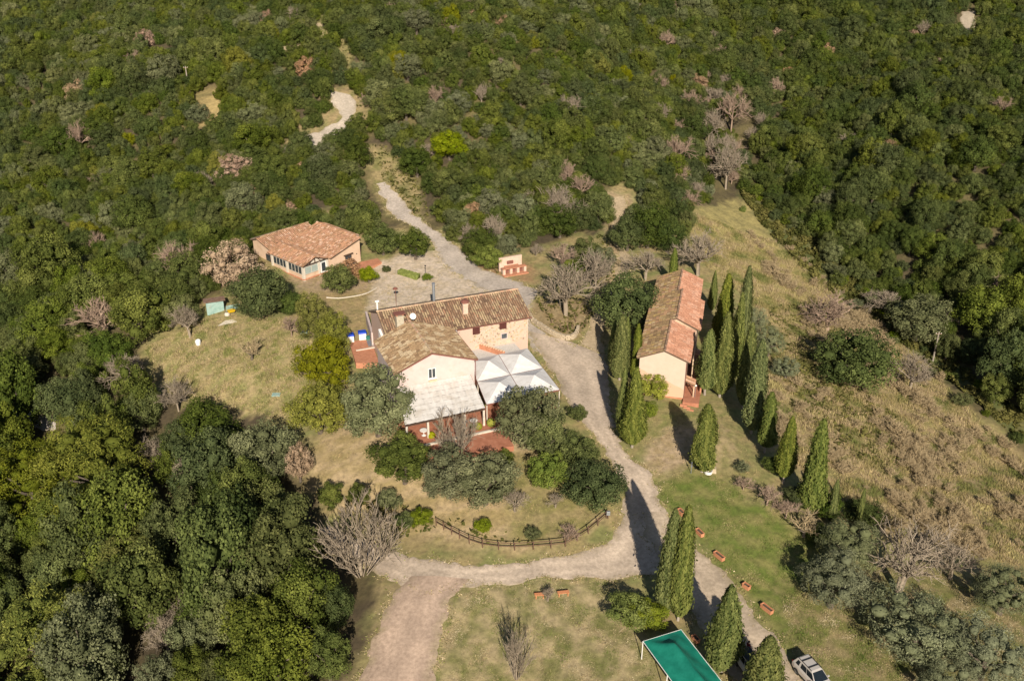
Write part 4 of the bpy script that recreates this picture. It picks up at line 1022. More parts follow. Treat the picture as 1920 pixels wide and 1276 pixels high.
TRUNK = {k: trunk_mesh(80 + i, m='bark') for i, k in enumerate(('a', 'b', 'c'))}
BARETRUNK = {m: MB().tube([(0, 0, -.25), (.02, .01, .2), (0, 0, .5)], [.06, .05, .045], 7).mesh('trunk', M[m]) for m in ('barebark', 'redbark', 'palebark')}
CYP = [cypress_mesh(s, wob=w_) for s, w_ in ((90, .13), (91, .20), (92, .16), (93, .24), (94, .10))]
CTRUNK = MB().tube([(0, 0, -.06), (.01, .0, .1), (0, 0, .5)], [.14, .11, .05], 7).mesh('trunk', M['palebark'])

def leafy(kind, name, label, cat, x, y, r, hs=1.0, group=None, seed=0, trunk=True, dz=0.0):
    R_ = random.Random(seed * 7 + int(x * 13) + int(y * 5))
    P = PROTO[kind]; me = P[R_.randrange(len(P))]
    root = empty(name, label, cat, (x, y, float(zt(x, y)) + dz), R_.uniform(0, 6.28), group)
    isbare = me.name.startswith('branches')
    e1, e2 = R_.uniform(.88, 1.14), R_.uniform(.88, 1.14)
    link('branches' if isbare else 'crown', me, root, scale=(r * e1, r * e2, r * hs))
    if trunk:
        link('trunk', BARETRUNK.get(me.materials[0].name and {'bare_twig': 'barebark', 'reddish_twig': 'redbark', 'pale_dead_wood': 'palebark'}.get(me.materials[0].name, ''), TRUNK['abc'[R_.randrange(3)]]) if isbare else TRUNK['abc'[R_.randrange(3)]], root, scale=(r, r, r * hs))
    return root
def tree(kind, px, py, wpx, name, label, hs=1.0, cat='tree', group=None, k=1.05, trunk=True, seed=0):
    """crown centre and width as seen in the photograph -> a tree standing on the ground there"""
    r = 3.0
    for _ in range(4):
        p = at(px, py, k * r * hs); r = wpx / 2 / project(*p)[2]
    return leafy(kind, name, label, cat, p[0], p[1], r, hs, group, seed, trunk)
def cypress(bx, by, tx, ty, wpx, label, seed=0, group='cypresses around the long house and drive', clear=.05):
    g = ground(bx, by); h = height_of(tx, ty, g[0], g[1]) - g[2]; w_ = wpx / project(g[0], g[1], g[2] + h * .4)[2]
    R_ = random.Random(seed)
    root = empty('cypress', label, 'cypress', g, R_.uniform(0, 6.28), group)
    c = link('crown', CYP[seed % 5], root, loc=(0, 0, h * clear), scale=(w_, w_, h * (1 - clear)))
    link('trunk', CTRUNK, root, scale=(max(w_ * .55, .7), max(w_ * .55, .7), h))
    return root

# ---- cypresses, one by one (foot, tip, width as seen)
for i, a in enumerate([
 (1148,690,1158,600,17,'slim cypress at the left end of the clump beside the long house'),
 (1161,712,1176,590,32,'broad two tipped cypress in the clump left of the long house'),
 (1171,706,1183,594,17,'cypress squeezed in the middle of the clump left of the long house'),
 (1191,718,1201,606,20,'cypress touching the left eaves of the long house'),
 (1165,818,1182,690,21,'slim cypress at the edge of the gravel road below the clump'),
 (1185,838,1196,688,40,'tall wide cypress at the low end of the clump by the road bend'),
 (1260,540,1264,464,16,'pale slim cypress behind the upper end of the long house'),
 (1334,585,1340,507,14,'short thin cypress right of the upper end of the long house'),
 (1384,690,1382,498,28,'very tall cypress with the highest tip in the right hand row'),
 (1352,655,1373,512,36,'tall cypress leaning beside the highest tip of the right hand row'),
 (1349,744,1377,584,38,'bushy cypress in front of the two tallest in the right hand row'),
 (1321,740,1337,617,36,'stout cypress on a bare trunk nearest the long house terrace'),
 (1408,812,1418,636,40,'tall cypress with shaded left side in the middle of the row'),
 (1433,848,1453,734,32,'cypress on a bare stem beside the end of the parking ground'),
 (1468,905,1497,780,33,'leaning cypress on a bare stem above the purple twiggy hedge'),
 (1516,962,1551,785,44,'broad cypress at the lower end of the row, above the round bush'),
 (1557,980,1567,898,17,'thin young cypress next to the broad one at the row end'),
 (1606,996,1618,915,13,'thinnest cypress, last of the row on the right slope'),
 (1316,884,1321,757,44,'lone cypress beside the stone fountain on the lawn edge'),
 (1249,1150,1263,952,42,'left one of the twin cypresses standing by the drive'),
 (1271,1162,1289,946,42,'right one of the twin cypresses standing by the drive'),
 (1352,1258,1379,1096,54,'full cypress right of the green tent'),
 (1392,765,1402,604,30,'shaded cypress filling the gap behind the bushy one in the right row'),
 (1374,715,1396,548,28,'tall cypress half hidden between the bushy one and the highest tip'),
 (1425,1330,1458,1192,66,'cypress cut by the lower picture edge, left of the silver car'),
]):
    cypress(*a[:5], a[5], seed=i, clear=.09 if a[5].find('bare') > 0 else .03)

# ---- trees and bushes that can be told apart
T = [
 # kind, x, y, width, name, label, height factor
 ('darkoak',488,546,112,'holm_oak','large dark rounded holm oak in front of the cottage porch',.95),
 ('darkoak',545,566,52,'holm_oak','small dark holm oak at the right foot of the large one by the cottage',.9),
 ('brown',435,503,108,'dry_oak','oak in dry brown leaf left of the cottage',1.0),
 ('oak',633,521,66,'holm_oak','round green tree before the cottage terrace',.95),
 ('bright',690,514,36,'garden_tree','small round green tree beside the orange shrubs',1.0),
 ('oak',717,449,64,'holm_oak','left one of the two trees above the clipped hedge',1.0),
 ('oak',778,457,66,'holm_oak','right one of the two trees above the clipped hedge, next to the road',1.0),
 ('yellowgreen',587,592,58,'bay_tree','pointed yellow green tree above the blue bins',1.7),
 ('yellowgreen',625,628,66,'bay_tree','yellow green tree left of the blue bins',1.4),
 ('yellowgreen',612,684,106,'laurel_tree','broad olive yellow tree left of the brick patio',1.05),
 ('yellowgreen',596,768,108,'laurel_tree','golden green rounded tree at the lower meadow edge',1.0),
 ('greyoak',705,755,132,'holm_oak','big grey green holm oak at the left end of the lean-to roof',1.15),
 ('oak',757,862,108,'holm_oak','green holm oak below the left corner of the red terrace',1.0),
 ('greyoak',842,888,112,'holm_oak','grey green holm oak in front of the red terrace, left of its darker twin',1.0),
 ('greyoak',910,900,112,'holm_oak','darker grey green holm oak in front of the red terrace',1.0),
 ('greyoak',990,782,128,'holm_oak','big holm oak hiding the front corner of the white canopies',1.1),
 ('oak',1024,820,96,'holm_oak','green oak leaning out from the big one by the canopies',1.0),
 ('bright',1030,882,76,'garden_tree','bright green round tree between the terrace and the dark hedge oaks',1.0),
 ('oak',1090,848,74,'holm_oak','yellowish dark oak at the road bend below the canopies',1.1),
 ('darkoak',1118,908,98,'holm_oak','dark oak overhanging the road beside the wooden fence',1.0),
 ('darkoak',1180,568,104,'holm_oak','large dense holm oak behind the cypress clump at the long house',1.12),
 ('hedgebush',1224,722,56,'laurel_bush','bright yellow green bush against the peach gable',1.0),
 ('lowbush',1218,769,34,'bush','small round bush below the peach gable beside the cypress',1.0),
 ('darkoak',1178,438,66,'holm_oak','dark oak at the left of the dense group above the long house',1.1),
 ('darkoak',1216,424,82,'holm_oak','tallest dark oak of the dense group above the long house',1.1),
 ('darkoak',1253,440,66,'holm_oak','dark oak at the right of the dense group above the long house',1.1),
 ('bright',1180,1142,86,'laurel_bush','wide bright green laurel bush left of the twin cypresses',.8),
 ('bright',1213,1150,74,'laurel_bush','bright green laurel bush touching the twin cypresses',.8),
 ('olive',1590,1020,118,'olive_tree','silvery olive tree at the top of the right hand olive grove',1.0),
 ('olive',1565,1088,140,'olive_tree','broad grey olive tree beside the lawn shadow',.95),
 ('olive',1718,1180,165,'olive_tree','large grey green olive tree below the bare oak',.9),
 ('olive',1885,1108,120,'olive_tree','olive tree at the right edge of the grove beside the dry slope',.95),
 ('olive',1850,1225,155,'olive_tree','olive tree at the lower right corner',.95),
 ('olive',1775,1278,110,'olive_tree','olive tree cut by the lower edge left of the corner one',.95),
 ('bare',1695,1055,175,'bare_oak','wide bare oak with a few brown leaves in the olive grove',.85),
 ('bare',1790,1050,110,'bare_tree','bare grey tree to the right of the wide bare oak',.85),
 ('darkoak',1605,672,128,'holm_oak','solitary big dark oak on the dry slope',.95),
 ('greyoak',1722,600,112,'scrub_tree','grey green twiggy tree at the gully edge',.9),
 ('redbare',1555,590,120,'bare_tree','spreading pinkish bare tree on the dry slope',.6),
 ('bare',1650,560,90,'bare_tree','low bare grey tree at the top of the pinkish one',.6),
 ('bare',1712,705,100,'bare_tree','white stemmed bare tree on the slope below the gully tree',.75),
 ('olive',1442,640,70,'olive_tree','silvery bush behind the tall cypress row',.95),
 ('olive',1415,600,52,'olive_tree','upper silvery bush behind the cypress row',1.0),
 ('olive',1475,690,56,'olive_tree','lower silvery bush behind the cypress row',.9),
 ('bare',1062,535,130,'bare_oak','large bare oak on the walled island by the farmhouse corner',1.0),
 ('redbare',1058,478,60,'bare_tree','reddish tree with dry leaves behind the island oak',1.0),
 ('bare',1118,505,86,'bare_tree','bare tree tangled in ivy at the right of the island',1.1),
 ('oak',1098,470,58,'holm_oak','small holm oak behind the island oak',1.0),
 ('oak',1075,505,50,'holm_oak','green understorey oak among the bare island trees',.9),
 ('greyoak',1130,490,54,'holm_oak','ivy green tree at the edge of the dirt path',1.1),
 ('bare',1212,490,80,'bare_tree','bare grey tree above the roof of the long house',1.0),
 ('bare',1312,474,112,'bare_tree','wide bare grey bush above the upper right of the long house',.85),
 ('bare',1365,310,80,'bare_tree','pale bare tree in the upper gully',1.2),
 ('redbare',1375,205,66,'bare_tree','reddish bare tree high in the gully',1.3),
 ('redbare',1268,285,66,'dry_oak','brownish bare oak left of the gully',1.0),
 ('bare',1330,240,60,'bare_tree','thin bare tree between the gully and the brownish oak',1.2),
 ('fan',855,812,98,'bare_shrub','fan shaped bare shrub in front of the lean-to roof',1.0),
 ('fan',672,1010,165,'bare_shrub','huge fan shaped bare shrub at the lower road',.95),
 ('fan',968,1225,78,'bare_tree','slim bare tree on the lower lawn',1.5),
 ('dead',575,1218,112,'dead_tree','pale dead tree at the lower left beside the track',.85),
 ('bare',1042,935,46,'bare_tree','small bare tree with a forked stem inside the fence',.9),
 ('bare',965,938,58,'bare_tree','bare sapling left of the forked one inside the fence',.9),
 ('redbare',1065,1000,52,'bare_shrub','purplish twiggy shrub behind the wooden fence',.6),
 ('bare',1028,1112,34,'pruned_tree','small pruned tree among the two terracotta benches',1.2),
 ('brown',560,870,50,'dry_oak','narrow tree in dry leaf at the edge of the dry lawn',1.7),
 ('brown',887,400,40,'dry_oak','upright tree in brown leaf on the wooded hill above the road',1.3),
 ('bare',928,425,66,'bare_tree','bare tree on the bank above the stone barbecue',1.1),
 ('bare',880,440,50,'bare_tree','small bare tree left of the one above the stone barbecue',1.0),
 ('bright',915,482,52,'bush','bright green bush on the roadside bank beside the barbecue',.9),
 ('oak',258,590,112,'holm_oak','lone rounded oak at the left end of the meadow',1.05),
 ('bare',352,604,66,'bare_tree','pale bare tree above the white pot in the meadow',1.0),
 ('bare',232,690,100,'bare_tree','bare grey tree at the meadow left edge',.9),
 ('redbare',190,600,90,'bare_tree','brownish bare tree left of the lone rounded oak',1.0),
 ('bare',330,740,80,'bare_tree','bare tree in the shade at the lower meadow corner',.9),
 ('brush',470,655,50,'bare_shrub','small twiggy shrub in the middle of the meadow',.7),
 ('redbare',545,610,46,'bare_tree','small purplish bare tree left of the pointed yellow green tree',1.0),
 ('darkoak',385,800,110,'holm_oak','dark oak under the lower left corner of the meadow',1.0),
 ('greyoak',492,852,120,'holm_oak','tall grey green oak left of the narrow brown tree',1.15),
 ('darkoak',432,850,90,'holm_oak','dark oak between the two below the meadow',1.0),
 ('oak',672,925,46,'holm_oak','small dark tree at the bottom of the dry lawn',1.0),
 ('oak',618,930,56,'holm_oak','dark tree at the lower left of the dry lawn',.9),
 ('greyoak',728,938,44,'holm_oak','small grey tree right of the small dark one on the dry lawn',1.0),
 ('bright',790,968,46,'bush','bright bush at the left end of the wooden fence',.8),
 ('pine',180,880,190,'pine_tree','large yellow green pine in the lower left wood',1.05),
 ('pine',55,905,150,'pine_tree','yellow green pine at the left picture edge',1.05),
 ('pine',95,1195,190,'pine_tree','big pine at the lower left corner',1.05),
 ('pine',250,1050,120,'pine_tree','smaller pine between the large pine and the corner one',1.0),
 ('bare',300,985,95,'bare_tree','grey bare tree beside the large yellow green pine',1.1),
 ('bare',310,1190,95,'bare_tree','bare tree with pale limbs near the lower edge of the wood',1.2),
 ('bare',290,850,80,'bare_tree','bare tree above the pines in the lower left wood',1.0),
 ('olive',372,1050,66,'olive_tree','silver grey tree in the middle of the lower left wood',1.3),
 ('redbare',1395,905,44,'bare_shrub','purplish twiggy hedge at the lawn corner',.7),
 ('redbare',1440,930,60,'bare_shrub','purple brown twiggy hedge between lawn and cypress row',.7),
 ('redbare',1475,955,56,'bare_shrub','twiggy hedge at the foot of the leaning cypress',.7),
 ('darkoak',1452,872,42,'bush','dark bush in the shade between the two stemmed cypresses',.9),
 ('darkoak',1492,930,46,'bush','dark bush between the leaning cypress and the broad one',.9),
 ('oak',1535,1000,44,'bush','green bush below the broad cypress at the top of the olives',.9),
 ('oak',948,858,40,'bush','small green bush at the right corner of the red terrace',.9),
 ('lowbush',905,985,34,'bush','small bush inside the wooden fence below the darker oak twin',.8),
 ('greyoak',1000,1000,30,'bush','grey bush inside the middle of the wooden fence',.8),
 ('oak',760,975,40,'bush','dark bush left of the bright one at the fence end',.8),
 ('darkoak',1550,945,62,'bush','dark round bush behind the thin cypresses',.8),
 ('darkoak',1620,960,66,'bush','dark bush right of the thinnest cypress',.8),
 ('brush',1510,985,60,'bare_shrub','straw brown twiggy bush at the foot of the broad cypress',.7),
 ('olive',1392,875,30,'bush','spiky grey green shrub at the edge of the lawn',.8),
 ('orangeshrub',652,502,52,'orange_shrub','orange leaved shrub on the cottage slope',.6),
 ('orangeshrub',676,513,40,'orange_shrub','small orange shrub behind the little round tree',.6),
 ('oak',725,504,18,'bush','tiny clipped green bush left of the hedge',.8),
 ('bright',801,519,20,'bush','tiny green bush right of the hedge',.7),
 ('bright',842,272,60,'holm_oak','bright green tree on the lower left of the wooded hill',1.0),
 ('darkoak',782,305,58,'holm_oak','dark oak beside the scrubby bank of the hill road',1.0),
 ('oak',1085,775,40,'bush','green bush right of the big holm oak at the road',.9),
]
PROTO['orangeshrub'] = [crown('crown', 75, 'orangeleaf', 12, 900, .14, core=.6, z0=.6)]
TREES = []
for i, t in enumerate(T):
    cat = {'bush': 'bush', 'laurel_bush': 'bush', 'bare_shrub': 'shrub', 'orange_shrub': 'shrub'}.get(t[4], 'tree')
    o = tree(t[0], t[1], t[2], t[3], t[4], t[5], t[6], cat, seed=i, k=.8 if t[0] in ('hedgebush', 'lowbush') else (.5 * max(v.co.z for v in PROTO[t[0]][0].vertices)) if PROTO[t[0]][0].name.startswith('branches') else (.55 if t[0] in ('hedgebush', 'orangeshrub') else .95))
    TREES.append((o.location.x, o.location.y, o.children[0].scale[0]))

# ---- clipped plants
def clipped(name, label, cat, V, F, m, loc, seed, n, area_r, size):
    pass
def ball(px, py, wpx, label):
    g = at(px, py, .5); s = project(*g)[2]; r_ = wpx / 2 / s; z = float(zt(g[0], g[1])) + .25
    root = empty('clipped_ball', label, 'bush', (g[0], g[1], z), 0, 'yellow clipped ball bushes on the terrace')
    rg = np.random.default_rng(int(px)); d = unit(rg.normal(0, 1, (900, 3))); V = cards(d * .97, d, .16, rg); iv, jf = ICO2
    me = np_mesh('crown', np.vstack([V, iv * .95]) + np.array([0, 0, 1.0]), np.arange(len(V)).reshape(-1, 4), M['topiary'], tint=np.concatenate([np.repeat(rg.uniform(0, 1, 900), 4), np.full(len(iv), .3)]), tris=jf + len(V))
    link('crown', me, root, scale=(r_, r_, r_)); link('trunk', TRUNK['a'], root, scale=(.5, .5, .5))
ball(921, 796, 17, 'clipped yellow green ball bush right of the terrace post')
ball(897, 802, 15, 'clipped yellow green ball bush left of the terrace post')
ball(809, 819, 15, 'clipped yellow ball bush below the left end of the lean-to roof')
def hedge(a, b, h, wd, label):
    A_, B_ = ground(*a), ground(*b); d = B_ - A_; L = np.linalg.norm(d[:2]); rz = math.atan2(d[1], d[0])
    root = empty('clipped_hedge', label, 'hedge', (A_ + B_) / 2, rz)
    rg = np.random.default_rng(5); n = 1800
    x, y, z = rg.uniform(-.5, .5, n) * L, rg.uniform(-.5, .5, n) * wd, rg.uniform(0, 1, n) * h
    f = rg.integers(0, 4, n); nn = np.zeros((n, 3))
    z = np.where(f < 2, h, z); y = np.where(f == 2, -wd / 2, np.where(f == 3, wd / 2, y)); nn[f < 2, 2] = 1; nn[f == 2, 1] = -1; nn[f == 3, 1] = 1
    V = cards(np.stack([x, y, z], 1), nn, .22, rg)
    bx = MB().box((0, 0, h / 2 - .1), (L, wd * .95, h + .1))
    V2 = np.array(bx.v); me = np_mesh('foliage', np.vstack([V, V2]), np.vstack([np.arange(len(V)).reshape(-1, 4), np.array(bx.f) + len(V)]), M['hedge'], tint=np.concatenate([np.repeat(rg.uniform(0, 1, n), 4), np.full(len(V2), .3)]))
    link('foliage', me, root)
hedge((749, 512), (784, 523), .75, 1.0, 'bright green clipped box hedge on the gravel above the farmhouse')

# ---- the wood: near trees one by one, the far rest as one mass
CLEAR = [[(270,660),(340,600),(400,565),(455,520),(470,480),(480,458),(600,434),(690,442),(740,440),(800,432),(850,455),(905,500),(925,478),(1000,478),(1040,450),(1130,430),(1180,440),(1290,440),(1270,405),(1330,385),(1390,352),(1440,378),(1495,430),(1572,512),(1700,625),(1790,692),(1920,795),(2400,1100),(2400,1700),(560,1700),(700,1180),(720,1060),(596,985),(540,960),(525,860),(450,850),(380,835),(290,800),(250,735)],
 [(690,262),(722,268),(800,350),(832,445),(705,445),(690,372),(675,300)],
 [(612,162),(668,166),(684,205),(664,245),(620,270),(602,254),(625,225),(612,190)], [(560,250),(600,240),(608,262),(568,274)], [(588,30),(612,40),(612,75),(590,80)], [(626,40),(648,50),(672,160),(650,160)], [(672,215),(690,215),(700,265),(680,262)],
 [(1392,150),(1404,150),(1412,250),(1425,340),(1470,400),(1440,400),(1400,350),(1394,250)],
 [(392,148),(408,155),(406,200),(420,242),(380,244),(374,190)], [(286,88),(310,92),(320,132),(292,128)], [(1796,20),(1836,15),(1832,92),(1796,92)], [(1125,352),(1190,355),(1182,425),(1178,500),(1150,500),(1150,440)],
 [(0,742),(60,748),(112,770),(118,822),(60,820),(0,806),(-80,806),(-80,742)]]
rg = np.random.default_rng(77)
cand = []
def fill(x0, x1, y0, y1, sp):
    xs = np.arange(x0, x1, sp); ys = np.arange(y0, y1, sp * .87)
    X, Y = np.meshgrid(xs, ys); X = X + (np.arange(len(ys)) % 2)[:, None] * sp / 2
    X = X + rg.uniform(-.36, .36, X.shape) * sp; Y = Y + rg.uniform(-.36, .36, Y.shape) * sp
    return X.ravel(), Y.ravel()
parts_ = []
X, Y = fill(-130, 135, 52, 150, 4.2); parts_.append((X, Y, 4.2))
X, Y = fill(-170, 175, 150, 300, 2.85); parts_.append((X, Y, 2.85))
for X, Y, sp in parts_:
    Z = zt(X, Y); px, py, s = project(X, Y, Z)
    ok = (px > -330) & (px < 2250) & (py < 1620)
    # let the outline of the wood waver a little
    wx, wy = project(X + 1.2 * vnoise(X, Y, 9, 91), Y + 1.5 * vnoise(X, Y, 9, 92), Z)[:2]
    for p in CLEAR: ok &= ~inpoly(wx, wy, p)
    for P in ROADMASK: ok &= ~inpoly(X, Y, [tuple(q) for q in P])
    for i in np.where(ok)[0]:
        cand.append((X[i], Y[i], sp, px[i], py[i], s[i]))
wood = []
for (x, y, sp, px, py, s) in cand:
    if any((x - a) ** 2 + (y - b) ** 2 < (r_ * .8 + .8) ** 2 for a, b, r_ in TREES): continue
    big = vnoise(np.array(x), np.array(y), 40, 95)
    r_ = sp * (rg.uniform(.46, .80) if rg.uniform() < .8 else rg.uniform(.8, 1.08)) * (1 + .22 * float(big))
    lowl = y < 122 and x < -8
    if lowl: r_ *= rg.uniform(.75, 1.2)
    u = rg.uniform()
    gul = math.exp(-((px - 1360) / 75) ** 2) * (1 if 150 < py < 460 else .15)
    lowleft = (px < 620 and py > 780)
    if u < .012 + .26 * gul + (.05 if lowleft else 0) + (.06 if 880 < px < 1250 and 330 < py < 480 else 0): kind = 'far_bare'
    elif u < .018 + .28 * gul + (.055 if lowleft else 0): kind = 'far_brown'
    else:
        q = rg.uniform() + .20 * float(vnoise(np.array(x), np.array(y), 22, 96))
        if px > 1380: q -= .25  # more dark-leaved oaks here: the slope's shade put into leaf colour
        kind = 'far_dark' if q < .26 else ('far_oak' if q < .88 else ('far_grey' if q < 1.09 else 'far_yellow'))
    wood.append((r_ * s, x, y, r_, kind, px, py))
wood.sort(key=lambda t: -t[0] if (-40 < t[5] < 1960 and -40 < t[6] < 1330) else 1e6 - t[0])
NEAR, REST = wood[:300], wood[300:]
def region(px, py):
    if px < 640 and py > 760: return ('in the wood filling the lower left corner', 'trees of the lower left wood')
    if px < 640 and py > 400: return ('in the wood left of the cottage and meadow', 'trees of the left wood')
    if px > 1380: return ('in the wood across the gully on the right', 'trees of the wood across the gully')
    if px < 600: return ('on the wooded hill at the upper left', 'trees of the upper left hill')
    return ('on the wooded hill behind the houses', 'trees of the hill behind the houses')
NMAP = {'far_oak': ('oak', 'holm_oak', 'green rounded holm oak'), 'far_dark': ('darkoak', 'holm_oak', 'dark rounded holm oak'), 'far_grey': ('greyoak', 'holm_oak', 'grey green holm oak'),
        'far_yellow': ('yellowgreen', 'laurel_tree', 'yellow green tree'), 'far_brown': ('brown', 'dry_oak', 'oak in dry brown leaf'), 'far_bare': ('bare', 'bare_tree', 'leafless grey tree')}
PROTO['bare'] = PROTO['bare'] + PROTO['redbare']
LAND = [('the cottage',578,445,'above'),('the cottage',578,445,'left'),('the lone rounded oak',258,590,'left'),('the lone rounded oak',258,590,'above'),('the cottage dry oak',435,503,'left'),('the cottage dry oak',435,503,'above'),('the garden shed',405,580,'above'),
 ('the corner pine',95,1195,'right'),('the corner pine',95,1195,'above'),('the large yellow pine',180,880,'right'),('the large yellow pine',180,880,'below'),('the pale dead tree',575,1218,'left'),('the pale dead tree',575,1218,'above'),('the huge fan shaped shrub',672,1010,'left'),('the huge fan shaped shrub',672,1010,'below'),
 ('the narrow tree in dry leaf',560,870,'left'),('the narrow tree in dry leaf',560,870,'below'),('the lower lane',55,780,'above'),('the lower lane',55,780,'below'),('the brick barbecue',965,500,'above'),('the brick barbecue',965,500,'left'),('the dirt path',1155,390,'left'),('the three dark oaks',1216,424,'above'),('the three dark oaks',1216,424,'right'),
 ('the upright brown tree',887,400,'left'),('the upright brown tree',887,400,'right'),('the upright brown tree',887,400,'above'),('the hill road bank',740,330,'left'),('the hill road bank',740,330,'right'),('the gully tree',1722,600,'above'),('the gully tree',1722,600,'right'),('the grey wooden pole',1755,650,'right'),('the meadow white pot',372,642,'left')]
DIRF = {'above': lambda a, b: b < 0 and abs(b) > abs(a), 'below': lambda a, b: b > 0 and abs(b) > abs(a), 'left': lambda a, b: a < 0 and abs(a) >= abs(b), 'right': lambda a, b: a > 0 and abs(a) >= abs(b)}
DIRT = {'above': 'above', 'below': 'below', 'left': 'left of', 'right': 'right of'}
UNIQ = {}
for (nm, lx, ly, dr) in LAND:
    c_ = sorted((math.hypot(t[5] - lx, t[6] - ly), i) for i, t in enumerate(NEAR) if i not in UNIQ and DIRF[dr](t[5] - lx, t[6] - ly))
    for rk, (d_, i) in enumerate([c for c in c_ if c[0] < 260][:2]): UNIQ[i] = '%s %s %s' % (('nearest one', 'second nearest')[rk], DIRT[dr], nm)
for i, (_, x, y, r_, kind, px, py) in enumerate(NEAR):
    k, nm, lab = NMAP[kind]; where, grp = region(px, py)
    leafy(k, nm, (lab.replace(' rounded', '') + ' of the wood, ' + UNIQ[i]) if i in UNIQ else lab + ' ' + where, 'tree', x, y, r_, rg.uniform(.9, 1.25) * (1.2 if px > 1400 else (1.3 if px < 640 and py > 760 else 1)), lab.split()[0] + ' ' + grp, seed=i)
# the rest: one object, instanced by geometry nodes from the same crowns
KIND = [NMAP[k][0] for k in NMAP]
src = []; kidx = {}
USED = {}
for o in list(COL.objects):
    if o.type == 'MESH' and o.parent and o.data.name not in USED and o.name.split('.')[0] in ('crown', 'branches'): USED[o.data.name] = o
for k in NMAP:
    kidx[k] = []
    for me in PROTO[NMAP[k][0]]:
        if me.name in USED: kidx[k].append(len(src)); src.append(USED[me.name])
pv = np.array([(x, y, float(zt(x, y)) - .38 * r_) for (_, x, y, r_, k, *_r) in REST])
pm = bpy.data.meshes.new('distant_wood'); pm.from_pydata([tuple(p) for p in pv], [], [])
def pattr(nm, ty, val):
    a = pm.attributes.new(nm, ty, 'POINT'); a.data.foreach_set('vector' if ty == 'FLOAT_VECTOR' else 'value', np.asarray(val).ravel())
pattr('size', 'FLOAT_VECTOR', np.array([(r_, r_, r_ * rg.uniform(.85, 1.35)) for (_, x, y, r_, *_r) in REST], np.float32))
pattr('turn', 'FLOAT_VECTOR', np.array([(0, 0, rg.uniform(0, 6.28)) for _ in REST], np.float32))
pattr('pick', 'INT', np.array([kidx[t[4]][rg.integers(len(kidx[t[4]]))] for t in REST], np.int32))
dw = link('distant_wood', pm)
tag(dw, 'mass of small evergreen oaks covering the hill and the slope across the gully', 'wood', kind='stuff')
ng = bpy.data.node_groups.new('wood_scatter', 'GeometryNodeTree')
ng.interface.new_socket('Geometry', in_out='INPUT', socket_type='NodeSocketGeometry'); ng.interface.new_socket('Geometry', in_out='OUTPUT', socket_type='NodeSocketGeometry')
gi, go = ng.nodes.new('NodeGroupInput'), ng.nodes.new('NodeGroupOutput')
iop = ng.nodes.new('GeometryNodeInstanceOnPoints'); jn = ng.nodes.new('GeometryNodeGeometryToInstance')
SRC = src
for so in reversed(SRC):
    oi = ng.nodes.new('GeometryNodeObjectInfo'); oi.inputs['Object'].default_value = so; oi.inputs['As Instance'].default_value = True; oi.transform_space = 'ORIGINAL'
    SRCJ = ng.nodes.get('join') or ng.nodes.new('GeometryNodeJoinGeometry'); SRCJ.name = 'join'
    ng.links.new(oi.outputs['Geometry'], SRCJ.inputs['Geometry'])
def named(nm, ty):
    a = ng.nodes.new('GeometryNodeInputNamedAttribute'); a.data_type = ty; a.inputs['Name'].default_value = nm; return a.outputs['Attribute']
ng.links.new(gi.outputs[0], iop.inputs['Points']); ng.links.new(SRCJ.outputs[0], iop.inputs['Instance'])
iop.inputs['Pick Instance'].default_value = True
ng.links.new(named('pick', 'INT'), iop.inputs['Instance Index']); ng.links.new(named('turn', 'FLOAT_VECTOR'), iop.inputs['Rotation']); ng.links.new(named('size', 'FLOAT_VECTOR'), iop.inputs['Scale'])
ng.links.new(iop.outputs[0], go.inputs[0])
md = dw.modifiers.new('scatter', 'NODES'); md.node_group = ng
